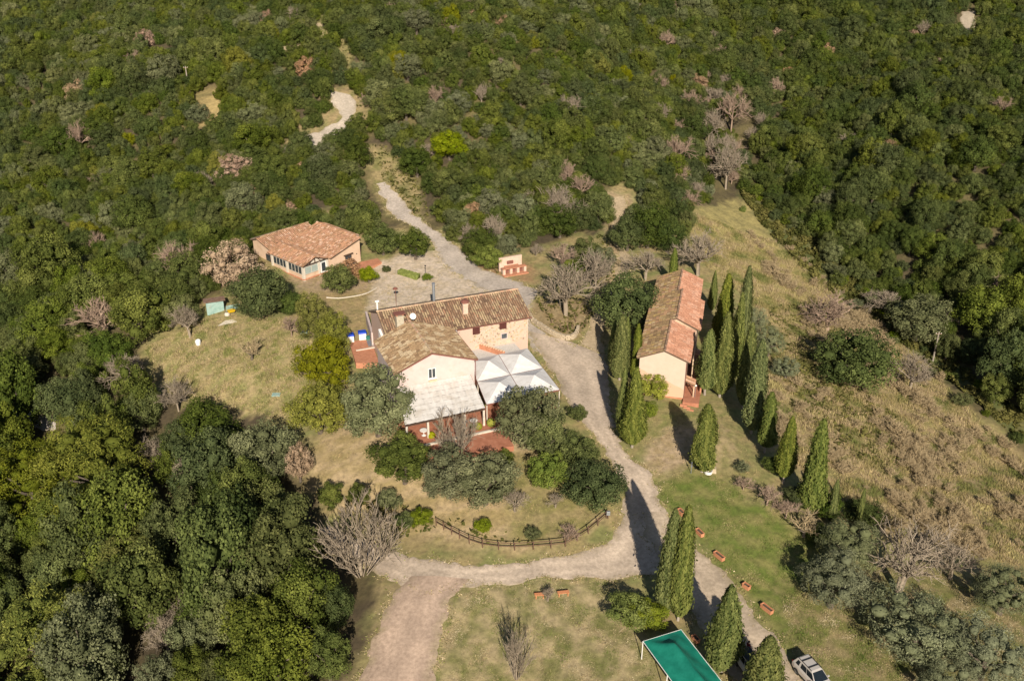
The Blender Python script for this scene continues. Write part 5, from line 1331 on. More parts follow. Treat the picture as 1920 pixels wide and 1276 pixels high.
# dry twiggy brush on the slope right of the cypress row: nobody could count it
BR = [o for o in COL.objects if o.type == 'MESH' and o.parent and o.data == PROTO['brush'][0]][0]
def brush():
    x, y = scatter([SL], 26000, 501, (18, 80, 62, 178)); r = np.random.default_rng(502)
    c = vnoise(x, y, 14, 503, 4) + .5 * vnoise(x, y, 4, 504, 2); k = (c > .25) & ~((x < 46) & (y > 120)); x, y, c = x[k], y[k], c[k]; n = min(len(x), 1000); x, y, c = x[:n], y[:n], c[:n]
    s_ = r.uniform(.45, 1.0, n) * np.clip(.7 + .7 * c, .6, 1.4)
    m_ = bpy.data.meshes.new('dry_brush'); m_.from_pydata([(a, b, float(zt(a, b)) - .3 * q) for a, b, q in zip(x, y, s_)], [], [])
    def pa(nm, ty, v): m_.attributes.new(nm, ty, 'POINT').data.foreach_set('vector' if ty == 'FLOAT_VECTOR' else 'value', np.asarray(v).ravel())
    pa('size', 'FLOAT_VECTOR', np.stack([s_, s_, s_ * r.uniform(.5, .9, n)], 1).astype(np.float32)); pa('turn', 'FLOAT_VECTOR', np.stack([0 * x, 0 * x, r.uniform(0, 6.28, n)], 1).astype(np.float32))
    pass
    o = link('dry_brush', m_); tag(o, 'dry leafless brush spread over the slope right of the cypress row', 'brush', kind='stuff'); 
    g2 = bpy.data.node_groups.new('brush_scatter', 'GeometryNodeTree')
    g2.interface.new_socket('Geometry', in_out='INPUT', socket_type='NodeSocketGeometry'); g2.interface.new_socket('Geometry', in_out='OUTPUT', socket_type='NodeSocketGeometry')
    i_, o_, p_, b_ = g2.nodes.new('NodeGroupInput'), g2.nodes.new('NodeGroupOutput'), g2.nodes.new('GeometryNodeInstanceOnPoints'), g2.nodes.new('GeometryNodeObjectInfo')
    b_.inputs['Object'].default_value = BR; b_.inputs['As Instance'].default_value = True; b_.transform_space = 'ORIGINAL'
    g2.links.new(i_.outputs[0], p_.inputs['Points']); g2.links.new(b_.outputs['Geometry'], p_.inputs['Instance'])
    for nm, sk in (('turn', 'Rotation'), ('size', 'Scale')):
        a_ = g2.nodes.new('GeometryNodeInputNamedAttribute'); a_.data_type = 'FLOAT_VECTOR'; a_.inputs['Name'].default_value = nm; g2.links.new(a_.outputs['Attribute'], p_.inputs[sk])
    g2.links.new(p_.outputs[0], o_.inputs[0]); o.modifiers.new('scatter', 'NODES').node_group = g2
brush()
# bushes that break up the margin of the gully
rb = np.random.default_rng(610); GL = catmull([at(*p)[:2] for p in ((1392, 362), (1440, 385), (1500, 440), (1575, 522), (1640, 580), (1705, 632), (1795, 700), (1900, 785))], 8)
for k in range(52):
    p = GL[rb.integers(0, len(GL))] + rb.normal(0, 2.8, 2)
    leafy(('darkoak', 'oak', 'greyoak', 'lowbush')[rb.integers(0, 4)], 'bush', 'low green bush in the scrubby margin between the dry slope and the gully wood', 'bush', float(p[0]), float(p[1]), float(rb.uniform(.7, 1.9)), float(rb.uniform(.7, 1.0)), 'bushes along the gully margin', seed=k, trunk=False, dz=-.3)
print('WOOD', len(wood), 'near', len(NEAR))

# ------------------------------------------------------------------ smaller things
M['terracotta'] = mat('terracotta', (.42, .17, .085), (.56, .26, .14), 6, .85)
M['potsoil'] = mat('potting_soil', (.06, .045, .03), (.12, .09, .06), 9, .95)
M['greencloth'] = mat('green_tent_cloth', (.006, .155, .105), (.014, .215, .15), 1.2, .6, .15, 5)
M['bluelid'] = mat('blue_cover', (.01, .05, .42), (.02, .08, .55), 3, .5)
M['greenplastic'] = mat('green_plastic', (.03, .14, .11), (.05, .2, .15), 3, .5)
M['turquoise'] = mat('turquoise_paint', (.20, .32, .285), (.32, .43, .39), 2, .7, stains=((.30, .2, .13), 1.2, .6, .75))
M['yellow'] = mat('yellow_plastic', (.62, .38, .01), (.72, .46, .02), 3, .5)
M['rusttin'] = mat('rusty_tin', (.20, .12, .085), (.34, .22, .16), 2.0, .85, .2, 10)
M['orangewood'] = mat('orange_painted_wood', (.50, .19, .08), (.60, .27, .13), 5, .75)
def gz(px, py): g = ground(px, py); return g

# terracotta troughs
TROUGHS = [((1306, 995), (1317, 1008), 'terracotta trough nearest the twin cypresses on the lawn'), ((1340, 1038), (1356, 1053), 'terracotta trough on the lawn edge, second from the twin cypresses'),
           ((1428, 1136), (1447, 1152), 'terracotta trough on the lawn beside the shaded drive'), ((1272, 958), (1281, 968), 'terracotta trough behind the tips of the twin cypresses'),
           ((1394, 1098), (1404, 1106), 'small terracotta trough right of the full cypress tip'), ((1300, 1196), (1308, 1206), 'terracotta trough along the right side of the green tent')]
for (a, b, lab) in TROUGHS:
    A, B = gz(*a), gz(*b); d = B - A; L = float(np.linalg.norm(d[:2])); rz = math.atan2(d[1], d[0])
    r_ = empty('terracotta_trough', lab, 'planter', ((A + B) / 2), rz, 'terracotta troughs along the drive')
    m_ = MB(); L = max(L, .8)
    for s_, c_, dd in ((0, (0, .2, .25), (L, .05, .46)), (0, (0, -.2, .25), (L, .05, .46)), (0, (L / 2 - .03, 0, .25), (.05, .35, .46)), (0, (-L / 2 + .03, 0, .25), (.05, .35, .46)), (0, (0, 0, .05), (L - .1, .35, .06))): m_.box(c_, dd)
    m_.box((0, .225, .46), (L + .06, .07, .07)); m_.box((0, -.225, .46), (L + .06, .07, .07)); m_.box((L / 2, 0, .46), (.07, .38, .07)); m_.box((-L / 2, 0, .46), (.07, .38, .07))
    m_.build('trough', M['terracotta'], r_); MB().box((0, 0, .36), (L - .12, .35, .04)).build('soil', M['potsoil'], r_)
# benches with orange seats
for (a, b, lab) in (((1002, 1120), (1021, 1119), 'bench with orange plank seat left of the small pruned tree'), ((1045, 1117), (1067, 1114), 'bench with orange plank seat right of the small pruned tree')):
    A, B = gz(*a), gz(*b); d = B - A; L = float(np.linalg.norm(d[:2])); r_ = empty('garden_bench', lab, 'bench', (A + B) / 2, math.atan2(d[1], d[0]), 'benches by the road')
    for k in range(3): MB().box((0, -.15 + k * .15, .45), (L, .135, .05)).build('seat_plank', M['orangewood'], r_)
    for s_ in (-1, 1): MB().box((s_ * (L / 2 - .15), 0, .2), (.08, .36, .44)).build('leg', M['orangewood'], r_)
g = gz(1240, 1158)
r_ = empty('garden_bench', 'weathered slatted bench behind the green tent', 'bench', g, 1.9)
for k in range(3): MB().box((0, -.18 + k * .18, .45), (1.3, .14, .05)).build('seat_plank', M['wood'], r_)
for s_ in (-1, 1): MB().box((s_ * .5, 0, .2), (.08, .42, .44)).build('leg', M['wood'], r_)

# green tent
tl, tr_ = np.array([12.32, 68.2]), np.array([16.15, 69.75]); ex = (tr_ - tl) / np.linalg.norm(tr_ - tl); W_ = float(np.linalg.norm(tr_ - tl)); rzt = math.atan2(ex[1], ex[0])
tz = float(zt(14, 66)); tent = empty('party_tent', 'long green cloth tent with a hipped end on thin white poles', 'tent', (tl[0], tl[1], tz), rzt)
LT, HE, HR = 9.0, 2.35, 3.25; m_ = MB()
def sag(x, y):
    ridge = 1 - abs(x / W_ * 2 - 1); hip = min(1.0, max(0.0, -y / 2.0)); t = min(ridge, hip)
    return HE + (HR - HE) * (t ** 1.1) - .20 * math.sin(math.pi * min(1, t)) + .05 * math.sin(x * 3.1 + y * 1.7) * min(1, t * 3) - .05 * abs(math.sin(y * 1.05)) * (1 - ridge)
nx_, ny_ = 16, 34
vs = [(W_ * i / nx_, -LT * j / ny_, sag(W_ * i / nx_, -LT * j / ny_)) for j in range(ny_ + 1) for i in range(nx_ + 1)]
fs = [(j * (nx_ + 1) + i, (j + 1) * (nx_ + 1) + i, (j + 1) * (nx_ + 1) + i + 1, j * (nx_ + 1) + i + 1) for j in range(ny_) for i in range(nx_)]
m_.add(vs, fs); m_.build('canopy', M['greencloth'], tent, smooth=True)
f = MB()
for a, b in (((0, 0), (W_, 0)), ((0, 0), (0, -LT)), ((W_, 0), (W_, -LT)), ((0, -LT), (W_, -LT))): f.tube([(a[0], a[1], HE - .02), (b[0], b[1], HE - .02)], .035)
f.build('frame', M['white'], tent)
for x, y in ((0, 0), (W_, 0), (0, -4.5), (W_, -4.5), (0, -LT), (W_, -LT)): MB().tube([(x, y, -.3), (x, y, HE)], .045).build('pole', M['white'], tent)
for x in (1.2, 2.5): MB().tube([(x, .05, HE - .05), (x - .35, 1.9, .1)], .025).build('guy_rope', M['white'], tent)

# cars
M['silver'] = mat('silver_paint', (.50, .46, .42), (.53, .49, .45), 2, .35, metal=.15, spec=.5)
M['paleblue'] = mat('pale_car_paint', (.50, .50, .50), (.54, .54, .54), 2, .3, spec=.5)
M['carglass'] = mat('car_glass', (.010, .014, .017), (.013, .018, .022), 2, .05, spec=.7)
M['tyre'] = mat('tyre_rubber', (.02, .02, .02), (.03, .03, .03), 6, .9)
M['alloy'] = mat('alloy_rim', (.32, .31, .30), (.42, .41, .40), 6, .35, metal=.7)
M['blackplastic'] = mat('black_trim', (.02, .02, .022), (.03, .03, .032), 6, .5)
M['redlamp'] = mat('red_lamp', (.35, .01, .01), (.45, .02, .02), 3, .3)
M['clearlamp'] = mat('clear_lamp', (.6, .6, .6), (.7, .7, .7), 3, .15)
def car(name, label, x, y, rz, paint, roof, rails=True):
    c = empty(name, label, 'car', (x, y, float(zt(x, y)) + .04), rz)
    S = [(-2.17, .52, .86, .74), (-2.10, .36, 1.0, .83), (-1.75, .30, 1.05, .89), (-.9, .27, 1.05, .91), (0, .27, 1.03, .91), (.95, .27, 1.0, .90), (1.45, .28, .96, .88), (1.95, .33, .86, .82), (2.15, .42, .74, .74), (2.2, .5, .62, .68)]
    def ring(x_, zb, zt_, hw): return [(x_, s * a * hw, z) for s, a, z in ((1, .0, zb), (1, .88, zb), (1, 1, zb + .18), (1, 1.0, zt_ - .16), (1, .92, zt_), (1, 0, zt_ + .03), (-1, .92, zt_), (-1, 1.0, zt_ - .16), (-1, 1, zb + .18), (-1, .88, zb))]
    b = MB(); vs, fs = [], []
    for s_ in S: vs += ring(*s_)
    n = 10
    for i in range(len(S) - 1):
        for k in range(n): fs.append((i * n + k, i * n + (k + 1) % n, (i + 1) * n + (k + 1) % n, (i + 1) * n + k))
    fs += [tuple(range(n - 1, -1, -1)), tuple((len(S) - 1) * n + k for k in range(n))]
    b.add(vs, fs)
    base = [(-2.02, .83, 1.02), (1.12, .80, .99)]; top = [(-1.72, .60, 1.60), (.30, .585, 1.60)]
    G = [(base[0][0], base[0][1], base[0][2]), (base[1][0], base[1][1], base[1][2]), (base[1][0], -base[1][1], base[1][2]), (base[0][0], -base[0][1], base[0][2]),
         (top[0][0], top[0][1], top[0][2]), (top[1][0], top[1][1], top[1][2]), (top[1][0], -top[1][1], top[1][2]), (top[0][0], -top[0][1], top[0][2])]
    b.add(G, [(0, 1, 5, 4), (1, 2, 6, 5), (2, 3, 7, 6), (3, 0, 4, 7)])
    b.build('body', paint, c, bevel=.03)
    MB().add(*([[(-1.74, .61, 1.595), (.32, .595, 1.595), (.32, -.595, 1.595), (-1.74, -.61, 1.595), (-1.6, .52, 1.66), (.15, .51, 1.66), (.15, -.51, 1.66), (-1.6, -.52, 1.66)], [(3, 2, 1, 0), (4, 5, 6, 7), (0, 1, 5, 4), (1, 2, 6, 5), (2, 3, 7, 6), (3, 0, 4, 7)]])) if False else None
    r = MB(); r.add([(-1.76, .61, 1.59), (.33, .595, 1.59), (.33, -.595, 1.59), (-1.76, -.61, 1.59), (-1.6, .52, 1.66), (.15, .51, 1.66), (.15, -.51, 1.66), (-1.6, -.52, 1.66)], [(3, 2, 1, 0), (4, 5, 6, 7), (0, 1, 5, 4), (1, 2, 6, 5), (2, 3, 7, 6), (3, 0, 4, 7)])
    r.build('roof', roof, c, bevel=.02)
    g = Vector
    def glass(name_, q, inset=.10, lift=.012):
        q = [Vector(p) for p in q]; cen = sum(q, Vector()) / 4; n_ = (q[1] - q[0]).cross(q[3] - q[0]).normalized()
        if n_.dot(cen - Vector((-.4, 0, 1.2))) < 0: n_ = -n_
        p1 = [cen + (p - cen) * (1 - inset) + n_ * lift for p in q]; p0 = [p - n_ * .03 for p in p1]
        m2 = MB(); m2.add([tuple(p) for p in p0 + p1], [(3, 2, 1, 0), (4, 5, 6, 7), (0, 1, 5, 4), (1, 2, 6, 5), (2, 3, 7, 6), (3, 0, 4, 7)])
        m2.build(name_, M['carglass'], c)
    glass('windscreen', [G[1], G[2], G[6], G[5]], .08); glass('rear_window', [G[3], G[0], G[4], G[7]], .16)
    for s_ in (1, -1):
        def P(u, v):
            a = Vector((base[0][0] + (base[1][0] - base[0][0]) * u, s_ * (.83 - .03 * u), 1.02 - .03 * u)); e = Vector((top[0][0] + (top[1][0] - top[0][0]) * u, s_ * (.60 - .015 * u), 1.60)); return a.lerp(e, v)
        for u0, u1, u2, u3 in ((.10, .24, .25, .10), (.33, .60, .62, .34), (.63, .95, .97, .65)): glass('side_window', [P(u0, .14), P(u1, .14), P(u2, .86), P(u3, .86)], .0)
        for x_ in (-1.35, 1.32):
            w2 = MB().lathe([(.2, -.11), (.31, -.11), (.335, -.07), (.335, .07), (.31, .11), (.2, .11)], (x_, s_ * .83, .335), 20, axis='y').build('wheel', M['tyre'], c)
            rm = MB(); rm.lathe([(.03, s_ * .085), (.21, s_ * .085), (.22, s_ * .115), (.19, s_ * .10)][::1], (x_, s_ * .83, .335), 14, axis='y')
            for k in range(5):
                a = k * 1.2566; rm.bar((x_, s_ * .945, .335), (x_ + .19 * math.cos(a), s_ * .945, .335 + .19 * math.sin(a)), .05, .02)
            rm.build('rim', M['alloy'], w2)
            MB().lathe([(.38, s_ * .90 - .02), (.38, s_ * .915), (.345, s_ * .915), (.345, s_ * .90 - .02)], (x_, 0, .335), 20, axis='y').build('wheel_arch', M['blackplastic'], c)
        MB().box((.78, s_ * .98, 1.03), (.14, .2, .13)).build('mirror', paint, c, bevel=.02)
        MB().box((2.08, s_ * .62, .72), (.16, .26, .12)).build('headlight', M['clearlamp'], c, bevel=.02)
        MB().box((-2.12, s_ * .68, .88), (.1, .2, .26)).build('tail_light', M['redlamp'], c, bevel=.01)
        if rails: MB().bar((-1.62, s_ * .57, 1.70), (.2, s_ * .555, 1.70), .05, .04).build('roof_rail', M['blackplastic'], c)
        MB().bar((-1.0, s_ * .915, .42), (1.0, s_ * .915, .42), .03, .12).build('side_sill', M['blackplastic'], c)
    if rails:
        for x_ in (-1.15, -.25): MB().box((x_, 0, 1.70), (.13, 1.16, .035)).build('roof_bar', M['blackplastic'], c)
    MB().box((2.19, 0, .45), (.06, 1.2, .16)).build('bumper', M['blackplastic'], c, bevel=.02); MB().box((-2.16, 0, .5), (.06, 1.3, .18)).build('bumper', M['blackplastic'], c, bevel=.02)
    MB().box((-2.185, 0, .74), (.015, .52, .11)).build('number_plate', M['white'], c)
    return c
car('parked_car', 'silver estate car with black roof rails parked at the lower right', 27.78, 65.35, math.atan2(-.92, .395), M['silver'], M['silver'])
g = gz(1409, 1262)
car('parked_car', 'pale car with dark roof in the deep shade of the cypresses', g[0], g[1], math.atan2(-.95, .30), M['paleblue'], M['blackplastic'], False)

# person beside the shaded car
def skin(name, chains, root, m, parent, sub=2):
    me = bpy.data.meshes.new(name); V, E, R_ = [], [], []
    index = {}
    for ch in chains:
        prev = None
        for (p, r_) in ch:
            key = tuple(round(c, 4) for c in p)
            if key not in index: index[key] = len(V); V.append(p); R_.append(r_)
            if prev is not None and prev != index[key]: E.append((prev, index[key]))
            prev = index[key]
    me.from_pydata(V, E, []); o = link(name, me, parent); me.materials.append(m)
    md_ = o.modifiers.new('skin', 'SKIN'); sv = me.skin_vertices[0].data if me.skin_vertices else None
    if sv is None:
        import bmesh
        bm = bmesh.new(); bm.from_mesh(me); bm.verts.layers.skin.verify(); bm.to_mesh(me); bm.free(); sv = me.skin_vertices[0].data
    for i, r_ in enumerate(R_): sv[i].radius = (r_, r_) if not isinstance(r_, tuple) else r_; sv[i].use_root = (i == root)
    ss = o.modifiers.new('sub', 'SUBSURF'); ss.levels = ss.render_levels = sub; return o
M['skin'] = mat('skin', (.42, .25, .17), (.48, .30, .21), 8, .6)
M['jacket'] = mat('dark_red_jacket', (.16, .012, .016), (.22, .02, .024), 10, .8)
M['trousers'] = mat('beige_trousers', (.22, .17, .12), (.28, .22, .16), 10, .9)
M['hair'] = mat('dark_hair', (.02, .014, .01), (.035, .025, .018), 20, .6)
M['shoe'] = mat('dark_shoe', (.02, .02, .02), (.04, .035, .03), 9, .6)
g = gz(1401, 1227)
pe = empty('person', 'person in a dark red jacket and beige trousers standing by the shaded car', 'person', g, -1.2)
sp = [((0, 0, .93), .13), ((0, 0, 1.12), .12), ((0, 0, 1.32), .145), ((0, 0, 1.46), .07), ((0, .02, 1.53), .055), ((0, .03, 1.62), .085), ((0, .02, 1.70), .085)]
chs = [sp]
for s_ in (-1, 1):
    chs.append([((0, 0, 1.32), .145), ((s_ * .17, 0, 1.40), .06), ((s_ * .24, .01, 1.15), .046), ((s_ * .22, .16, .97), .038), ((s_ * .205, .23, .92), .03)])
    hand = (s_ * .205, .23, .92)
    for k, (dx, L_) in enumerate(((-.03, .075), (-.01, .085), (.012, .08), (.032, .065))): chs.append([(hand, .03), ((hand[0] + dx, hand[1] + .05, hand[2] - .01), .010), ((hand[0] + dx, hand[1] + .05 + L_ * .6, hand[2] - .04), .008)])
    chs.append([(hand, .03), ((hand[0] - s_ * .045, hand[1] + .02, hand[2] + .01), .010), ((hand[0] - s_ * .06, hand[1] + .06, hand[2]), .009)])
    chs.append([((0, 0, .93), .13), ((s_ * .10, 0, .88), .095), ((s_ * .11, .02, .48), .062), ((s_ * .115, -.02, .09), .042), ((s_ * .12, .12, .04), .035)])
skin('body', chs, 0, M['skin'], pe)
jk = [[((0, 0, .86), .155), ((0, 0, 1.12), .145), ((0, 0, 1.32), .17), ((0, 0, 1.45), .085)]]
for s_ in (-1, 1): jk.append([((0, 0, 1.32), .17), ((s_ * .175, 0, 1.40), .082), ((s_ * .245, .01, 1.15), .066), ((s_ * .225, .15, .985), .052)])
skin('jacket', jk, 1, M['jacket'], pe)
tq = []
for s_ in (-1, 1): tq.append([((0, 0, .93), .14), ((s_ * .10, 0, .86), .112), ((s_ * .11, .02, .48), .08), ((s_ * .115, -.02, .12), .062)])
skin('trousers', tq, 0, M['trousers'], pe)
for s_ in (-1, 1): skin('shoe', [[((s_ * .115, -.04, .05), .05), ((s_ * .12, .06, .045), .05), ((s_ * .12, .16, .035), .035)]], 0, M['shoe'], pe, 1)
hr = MB(); iv, jf = ICO2; hr.add([(v[0] * .098, v[1] * .105 - .005, max(v[2], -.25) * .10 + 1.715) for v in iv], [tuple(f_) for f_ in jf]); hr.build('hair', M['hair'], pe, smooth=True)
fc = MB(); fc.box((0, .125, 1.635), (.025, .035, .04)); fc.build('nose', M['skin'], pe, bevel=.008)
for s_ in (-1, 1): MB().lathe([(.004, -.004), (.012, 0), (.004, .004)], (s_ * .034, .112, 1.665), 8, axis='y').build('eye', M['hair'], pe); MB().box((s_ * .09, .02, 1.64), (.018, .035, .06)).build('ear', M['skin'], pe, bevel=.006)
MB().box((0, .112, 1.59), (.045, .012, .012)).build('mouth', M['jacket'], pe)

# wooden rail fence along the bend
M['fencewood'] = mat('brown_fence_wood', (.085, .045, .030), (.15, .09, .06), 6, .85, .2, 20)
fpts = [(818, 985), (832, 993), (847, 1001), (862, 1009), (880, 1018), (905, 1026), (935, 1030), (965, 1031), (1000, 1029), (1033, 1027), (1060, 1024), (1082, 1014), (1103, 1000), (1121, 985), (1137, 971)]
fg = [gz(*p) for p in fpts]
fe = empty('rail_fence', 'brown wooden two rail fence curving round the garden above the road', 'fence', fg[7])
org = fg[7]
for p in fg: q_ = p - org; MB().tube([(q_[0], q_[1], q_[2] - .3), (q_[0], q_[1], q_[2] + 1.05)], .06, 7).build('post', M['fencewood'], fe)
for a, b in zip(fg[:-1], fg[1:]):
    a, b = a - org, b - org
    for hh in (.5, .95): MB().tube([(a[0], a[1], a[2] + hh), (b[0], b[1], b[2] + hh)], .045, 6).build('rail', M['fencewood'], fe)
g = gz(1140, 972); r_ = empty('meter_box', 'small grey box on a post at the right end of the wooden fence', 'box', g); MB().box((0, 0, .8), (.4, .3, .5)).build('case', M['metal'], r_, bevel=.02); MB().box((0, 0, .28), (.1, .1, .6)).build('post', M['fencewood'], r_)

# stone fountain and lamp post on the lawn edge
g = gz(1329, 884); r_ = empty('stone_fountain', 'rough stone fountain block with a white half round basin beside the lone cypress', 'fountain', g, -.15)
m_ = MB(); m_.box((.1, .55, .65), (1.15, .75, 1.7), taper=.88); m_.build('stone_block', M['stone'], r_, bevel=.06)
m_ = MB(); m_.box((.25, .05, .25), (1.25, .55, .7), taper=.9); m_.build('stone_step', M['stone'], r_, bevel=.05)
m_ = MB().box((-.15, .12, 1.0), (.5, .1, .9)); m_.build('lichen_slab', mat('ochre_stone', (.42, .28, .09), (.50, .35, .14), 4, .9), r_, bevel=.03)
m_ = MB(); m_.lathe([(.28, 0), (.46, .12), (.52, .5), (.44, .5), (.38, .2)], (-.1, -.45, .0), 18); m_.build('basin', M['white'], r_)
g = gz(1295.5, 887); r_ = empty('lamp_post', 'thin grey lamp post at the left foot of the lone cypress', 'street lamp', g)
MB().tube([(0, 0, -.2), (0, 0, 2.7)], .04, 8).build('pole', M['metal'], r_); MB().lathe([(.05, 0), (.16, .05), (.17, .26), (.05, .36)], (0, 0, 2.65), 10).build('lantern', M['white'], r_); MB().lathe([(.10, 0), (.12, .1), (.05, .14)], (0, 0, .95), 8).build('collar', M['metal'], r_)
g = gz(1302, 750); r_ = empty('lamp_post', 'slim garden lamp at the foot of the long house terrace', 'street lamp', g)
MB().tube([(0, 0, -.2), (0, 0, 2.1)], .03, 8).build('pole', M['metal'], r_); MB().lathe([(.04, 0), (.15, .1), (.15, .2), (.04, .3)], (0, 0, 2.05), 10).build('lantern', M['white'], r_)

# bins, crates beside the patio
for (px, py, lab) in ((657, 640, 'white bin with a bright blue cover, left one of the pair by the patio'), (680, 635, 'white bin with a bright blue cover, right one next to the rendered wall')):
    g = gz(px, py); r_ = empty('storage_bin', lab, 'bin', g, .25, 'bins with blue covers')
    MB().box((0, 0, .5), (1.05, .9, 1.0)).build('tub', M['white'], r_, bevel=.04); MB().box((0, .02, 1.12), (1.25, 1.1, .24), taper=.86).build('cover', M['bluelid'], r_, bevel=.05)
g = gz(690, 637); r_ = empty('crate', 'dark green plastic crate right of the blue covered bins', 'crate', g, .2); MB().box((0, 0, .3), (.55, .5, .6)).build('tub', M['greenplastic'], r_); MB().box((0, 0, .62), (.6, .55, .05)).build('rim', M['greenplastic'], r_)
g = gz(696, 648); r_ = empty('pallet_stack', 'grey stack of wooden pallets against the farmhouse by the patio', 'pallets', g, .3)
for k in range(3):
    p_ = MB().box((0, 0, .12 + k * .2), (1.0, 1.6, .04)).build('deck', M['metal'], r_)
    for s_ in (-1, 0, 1): MB().box((s_ * .42, 0, .04 + k * .2), (.1, 1.6, .1)).build('bearer', M['wood'], r_)

# tall lamp with a rusty hood behind the farmhouse
g = gz(743, 573); r_ = empty('lamp_post', 'thin post with a rusty hood on the gravel behind the farmhouse roof', 'street lamp', g)
hp = height_of(742, 541, g[0], g[1]) - g[2]
MB().tube([(0, 0, -.2), (0, 0, hp)], .035, 8).build('pole', M['rust'], r_); MB().lathe([(.42, 0), (.36, .14), (.06, .3)], (0, 0, hp - .05), 10).build('hood', M['rust'], r_)
g = gz(798, 516); r_ = empty('lamp_post', 'short dark lamp post at the end of the clipped hedge', 'street lamp', g)
MB().tube([(0, 0, -.2), (0, 0, 1.6)], .03, 8).build('pole', M['iron'], r_); MB().lathe([(.04, 0), (.14, .1), (.14, .22), (.03, .32)], (0, 0, 1.55), 10).build('lantern', M['iron'], r_)

# utility poles and the wire stay
for (bx, by, tx, ty, lab) in ((353, 162, 346, 124, 'pale wooden pole among the oaks at the upper left'), (434, 216, 430, 196, 'short grey pole right of the bare earth scar'), (690, 300, 691, 276, 'dark pole on the scrubby bank of the hill road'), (1749, 676, 1760, 622, 'grey wooden pole at the foot of the gully tree')):
    g = gz(bx, by); hh = height_of(tx, ty, g[0], g[1]) - g[2]; r_ = empty('utility_pole', lab, 'pole', g)
    MB().tube([(0, 0, -.4), (0, 0, hh)], [.16, .11], 8).build('pole', M['wood'] if 'dark' in lab else M['palebark'], r_)
    ca = MB().box((0, 0, hh - .35), (1.0, .1, .1)); ca.build('crossarm', M['wood'], r_)
    for s_ in (-1, 1): MB().lathe([(.04, 0), (.05, .08), (.03, .14)], (s_ * .42, 0, hh - .3), 8).build('insulator', M['white'], r_)

# brick barbecue with two tiers
A, B = gz(944, 517), gz(987, 510); d = B - A; L = float(np.linalg.norm(d[:2])); r_ = empty('barbecue', 'pink brick barbecue in two tiers on the bank beyond the farmhouse', 'barbecue', (A + B) / 2, math.atan2(d[1], d[0]))
MB().box((0, 1.9, 1.1), (L * .98, .35, 2.7)).build('back_wall', M['bbq'], r_); MB().box((0, 1.2, .95), (L * .6, 1.0, .12)).build('shelf', M['brick'], r_)
for k in range(4): MB().box((-L / 2 + .2 + k * (L - .4) / 3, .45, .45), (.42, .8, 1.2)).build('pier', M['bbq'], r_)
MB().box((0, .45, 1.08), (L + .1, .9, .10)).build('worktop', M['brick'], r_); MB().box((0, -.1, .05), (L + .3, 1.1, .16)).build('plinth', M['brick'], r_); MB().box((0, .75, .4), (L - .5, .2, .9)).build('hearth_back', M['rust'], r_)
MB().box((-.15, 1.65, 1.55), (1.1, .3, .5)).build('oven_mouth', M['rust'], r_)

# walled island under the bare oak: every stone of the top course
iw = [(990, 592), (1000, 604), (1014, 614), (1030, 624), (1046, 632), (1060, 636), (1073, 635), (1080, 628), (1084, 618)]
P_ = catmull([gz(*p)[:2] for p in iw], 9); org = np.array([P_[30][0], P_[30][1], float(zt(*P_[30]))])
wl = empty('retaining_wall', 'low curved rubble stone wall round the bare oak', 'wall', org)
rr_ = random.Random(4)
stone_me = [MB().box((0, 0, 0), (1, 1, 1), taper=t_).mesh('stone', M['stone']) for t_ in (.86, .94, .8)]
seg = np.linalg.norm(np.diff(P_, axis=0), axis=1); cum = np.concatenate([[0], np.cumsum(seg)])
for lay in range(3):
    s_ = rr_.uniform(0, .3)
    while s_ < cum[-1] - .3:
        ln = rr_.uniform(.45, .75); x_ = np.interp(s_ + ln / 2, cum, P_[:, 0]); y_ = np.interp(s_ + ln / 2, cum, P_[:, 1]); k = min(np.searchsorted(cum, s_ + ln / 2), len(P_) - 1); dd = P_[k] - P_[k - 1]
        o = link('stone', rr_.choice(stone_me), wl, loc=(x_ - org[0] + rr_.gauss(0, .03), y_ - org[1] + rr_.gauss(0, .03), float(zt(x_, y_)) - org[2] + .12 + lay * .25), rz=math.atan2(dd[1], dd[0]) + rr_.gauss(0, .06), scale=(ln * .97, rr_.uniform(.38, .5), .26)); s_ += ln
for k, (px, py) in enumerate(((1034, 606), (1051, 618), (1064, 620), (1073, 614), (1079, 604))):
    g = gz(px, py); tag(MB().tube([(0, 0, -.2), (0, 0, 1.0)], .05, 6).build('stake', M['fencewood'], loc=tuple(float(v) for v in g)), 'dark wooden stake on the walled island, %s' % ('leftmost of five', 'second from the left', 'middle one of five', 'second from the right', 'rightmost of five')[k], 'stake', 'stakes on the walled island')

# brick planter along the canopies with plants
a, b = fworld(-1.2, -2.6), fworld(-1.6, -8.6); z_ = float(zt(*a)); d = np.array(b) - np.array(a); L = float(np.linalg.norm(d)); r_ = empty('brick_planter', 'long brick planter with small plants along the road side of the canopies', 'planter', ((a[0] + b[0]) / 2, (a[1] + b[1]) / 2, z_), math.atan2(d[1], d[0]))
MB().box((0, 0, .55), (L, .75, 1.5)).build('trough', M['brick'], r_); MB().box((0, 0, 1.31), (L - .2, .5, .03)).build('soil', M['potsoil'], r_)
for k in range(3): link('plant', PROTO['lowbush'][0], r_, loc=(-L / 2 + .7 + k * 1.9, 0, 1.2), scale=(.38, .38, .5))

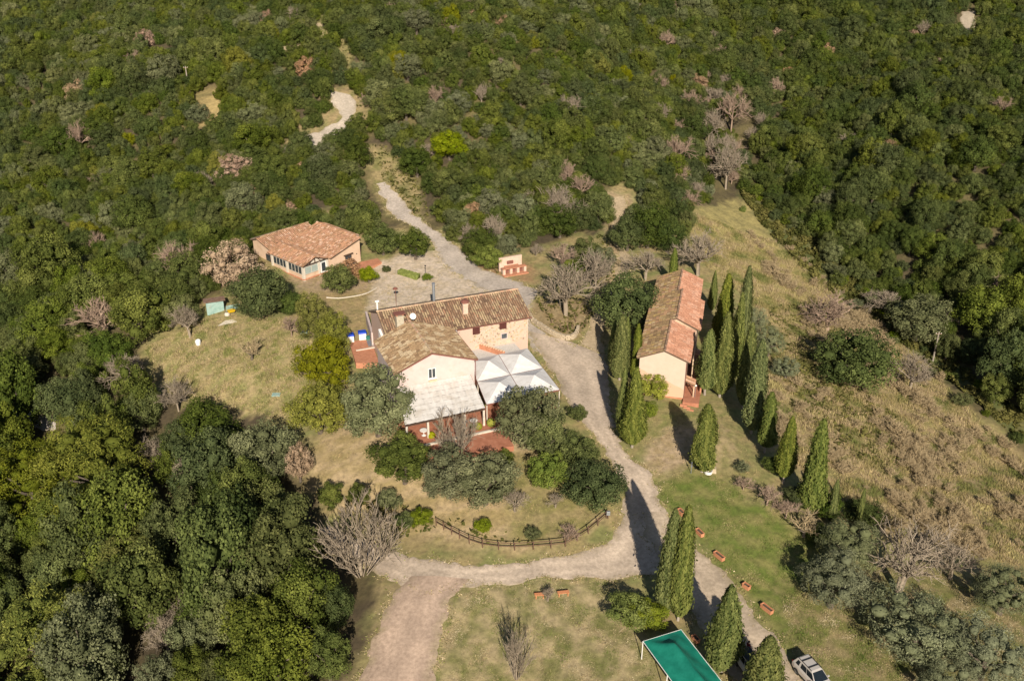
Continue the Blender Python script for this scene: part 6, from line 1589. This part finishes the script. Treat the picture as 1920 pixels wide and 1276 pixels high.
# shed and odds and ends at the top of the meadow
g = gz(405, 586); r_ = empty('garden_shed', 'small turquoise shed under a rusty tin roof at the top of the meadow', 'shed', g, .35)
MB().box((0, .8, .8), (2.6, 1.9, 2.0)).build('wall', M['turquoise'], r_)
for k in range(4): MB().box((-1.2 + k * .8, .7, 1.92 + (k % 2) * .02), (.84, 2.6, .05), rx=-.14).build('roof_sheet', M['rusttin'], r_)
MB().box((-.7, -.17, .7), (.7, .06, 1.4)).build('door', M['turquoise'], r_)
g = gz(436, 582); m_ = MB(); m_.box((0, 0, .45), (1.9, .12, 1.2), rx=.35); m_.box((.3, -.05, .5), (1.8, .12, .9), rx=.5); tag(m_.build('turquoise_board', M['turquoise'], loc=tuple(map(float, g)), rz=.5), 'faded turquoise board leaning beside the large dark oak', 'board')
g = gz(434, 588); r_ = empty('wheelbarrow', 'yellow wheelbarrow in front of the turquoise board', 'wheelbarrow', g, .6); MB().box((0, 0, .5), (.9, .6, .3), taper=1.3).build('tray', M['yellow'], r_); MB().lathe([(.05, -.04), (.18, -.04), (.18, .04), (.05, .04)], (.55, 0, .18), 12, axis='y').build('wheel', M['tyre'], r_)
for s_ in (-1, 1): MB().bar((.5, s_ * .2, .3), (-.9, s_ * .27, .55), .04).build('handle', M['wood'], r_)
g = gz(426, 592); m_ = MB(); iv, jf = ICO2; m_.add([(v[0] * .45 * (1 + .15 * math.sin(5 * v[1])), v[1] * .35, max(v[2], -.5) * .4 + .2) for v in iv], [tuple(f_) for f_ in jf]); tag(m_.build('sack', M['stonewhite'], loc=tuple(map(float, g)), smooth=True), 'pale sack lying left of the yellow wheelbarrow', 'sack')
g = gz(428, 606); r_ = empty('pipe_pile', 'loose pile of pale pipes in the meadow below the shed', 'pipes', g, .25)
for k in range(6): MB().tube([(-1.5 + .2 * k, -.6 + .22 * k, .08 + .03 * k), (1.2 + .25 * rr_.random(), -.2 + .2 * k + .3 * rr_.random(), .16)], .04, 6).build('pipe', M['stonewhite'], r_)
g = gz(372, 646); tag(MB().lathe([(.02, 0), (.32, 0), (.42, .5), (.38, .75), (.30, .78), (.30, .6)], (0, 0, 0), 14).build('white_pot', M['white'], loc=tuple(map(float, g))), 'round white pot standing in the meadow', 'pot')
g = gz(518, 741); tag(MB().box((0, 0, .12), (1.1, .7, .18), rx=.1).build('turquoise_sheet', M['turquoise'], loc=tuple(map(float, g))), 'flat pale turquoise sheet lying at the lower meadow', 'sheet')
g = gz(571, 624); tag(MB().box((0, 0, .15), (1.0, .7, .25), rx=.2).build('turquoise_sheet', M['turquoise'], loc=tuple(map(float, g))), 'crumpled turquoise sheet at the foot of the yellow green trees', 'sheet')
# kerb of the cottage garden, stone path
kp = catmull([gz(*p)[:2] for p in ((612, 558), (640, 559), (668, 555), (690, 549), (706, 540))], 6); m_ = MB()
for a, b in zip(kp[:-1], kp[1:]): m_.bar((a[0], a[1], float(zt(*a)) + .05), (b[0], b[1], float(zt(*b)) + .05), .14, .16)
tag(m_.build('garden_kerb', M['stonewhite']), kind='structure')
# chairs and tables under the lean-to
for k, (x_, y_) in enumerate(((-20.4, -15.2), (-15.2, -15.0), (-13.9, -15.3))):
    w0 = fworld(x_, y_); r_ = empty('garden_table', ('round table at the left end under the lean-to roof', 'round table in the middle under the lean-to front', 'round table at the right end under the lean-to roof')[k], 'table', (w0[0], w0[1], 4.22), 0, 'tables under the lean-to roof')
    MB().lathe([(.02, 0), (.5, 0), (.5, .04), (.02, .04)], (0, 0, .72), 14).build('table_top', M['white'], r_); MB().lathe([(.3, 0), (.05, .05), (.04, .7)], (0, 0, 0), 8).build('pedestal', M['white'], r_)
for k, (px, py, lab) in enumerate(((884, 806, 'terracotta pot with a green plant between the ball bushes'), (938, 790, 'terracotta pot with a green plant at the right of the terrace step'), (826, 812, 'terracotta pot with a green plant right of the yellow ball bush'))):
    p = at(px, py, .3); r_ = empty('flower_pot', lab, 'pot', (p[0], p[1], 4.22), 0, 'flower pots on the terrace')
    MB().lathe([(.18, 0), (.28, .4), (.31, .42), (.25, .42), (.2, .3)], (0, 0, 0), 12).build('pot', M['terracotta'], r_); link('plant', PROTO['lowbush'][0], r_, loc=(0, 0, .3), scale=(.32, .32, .4))
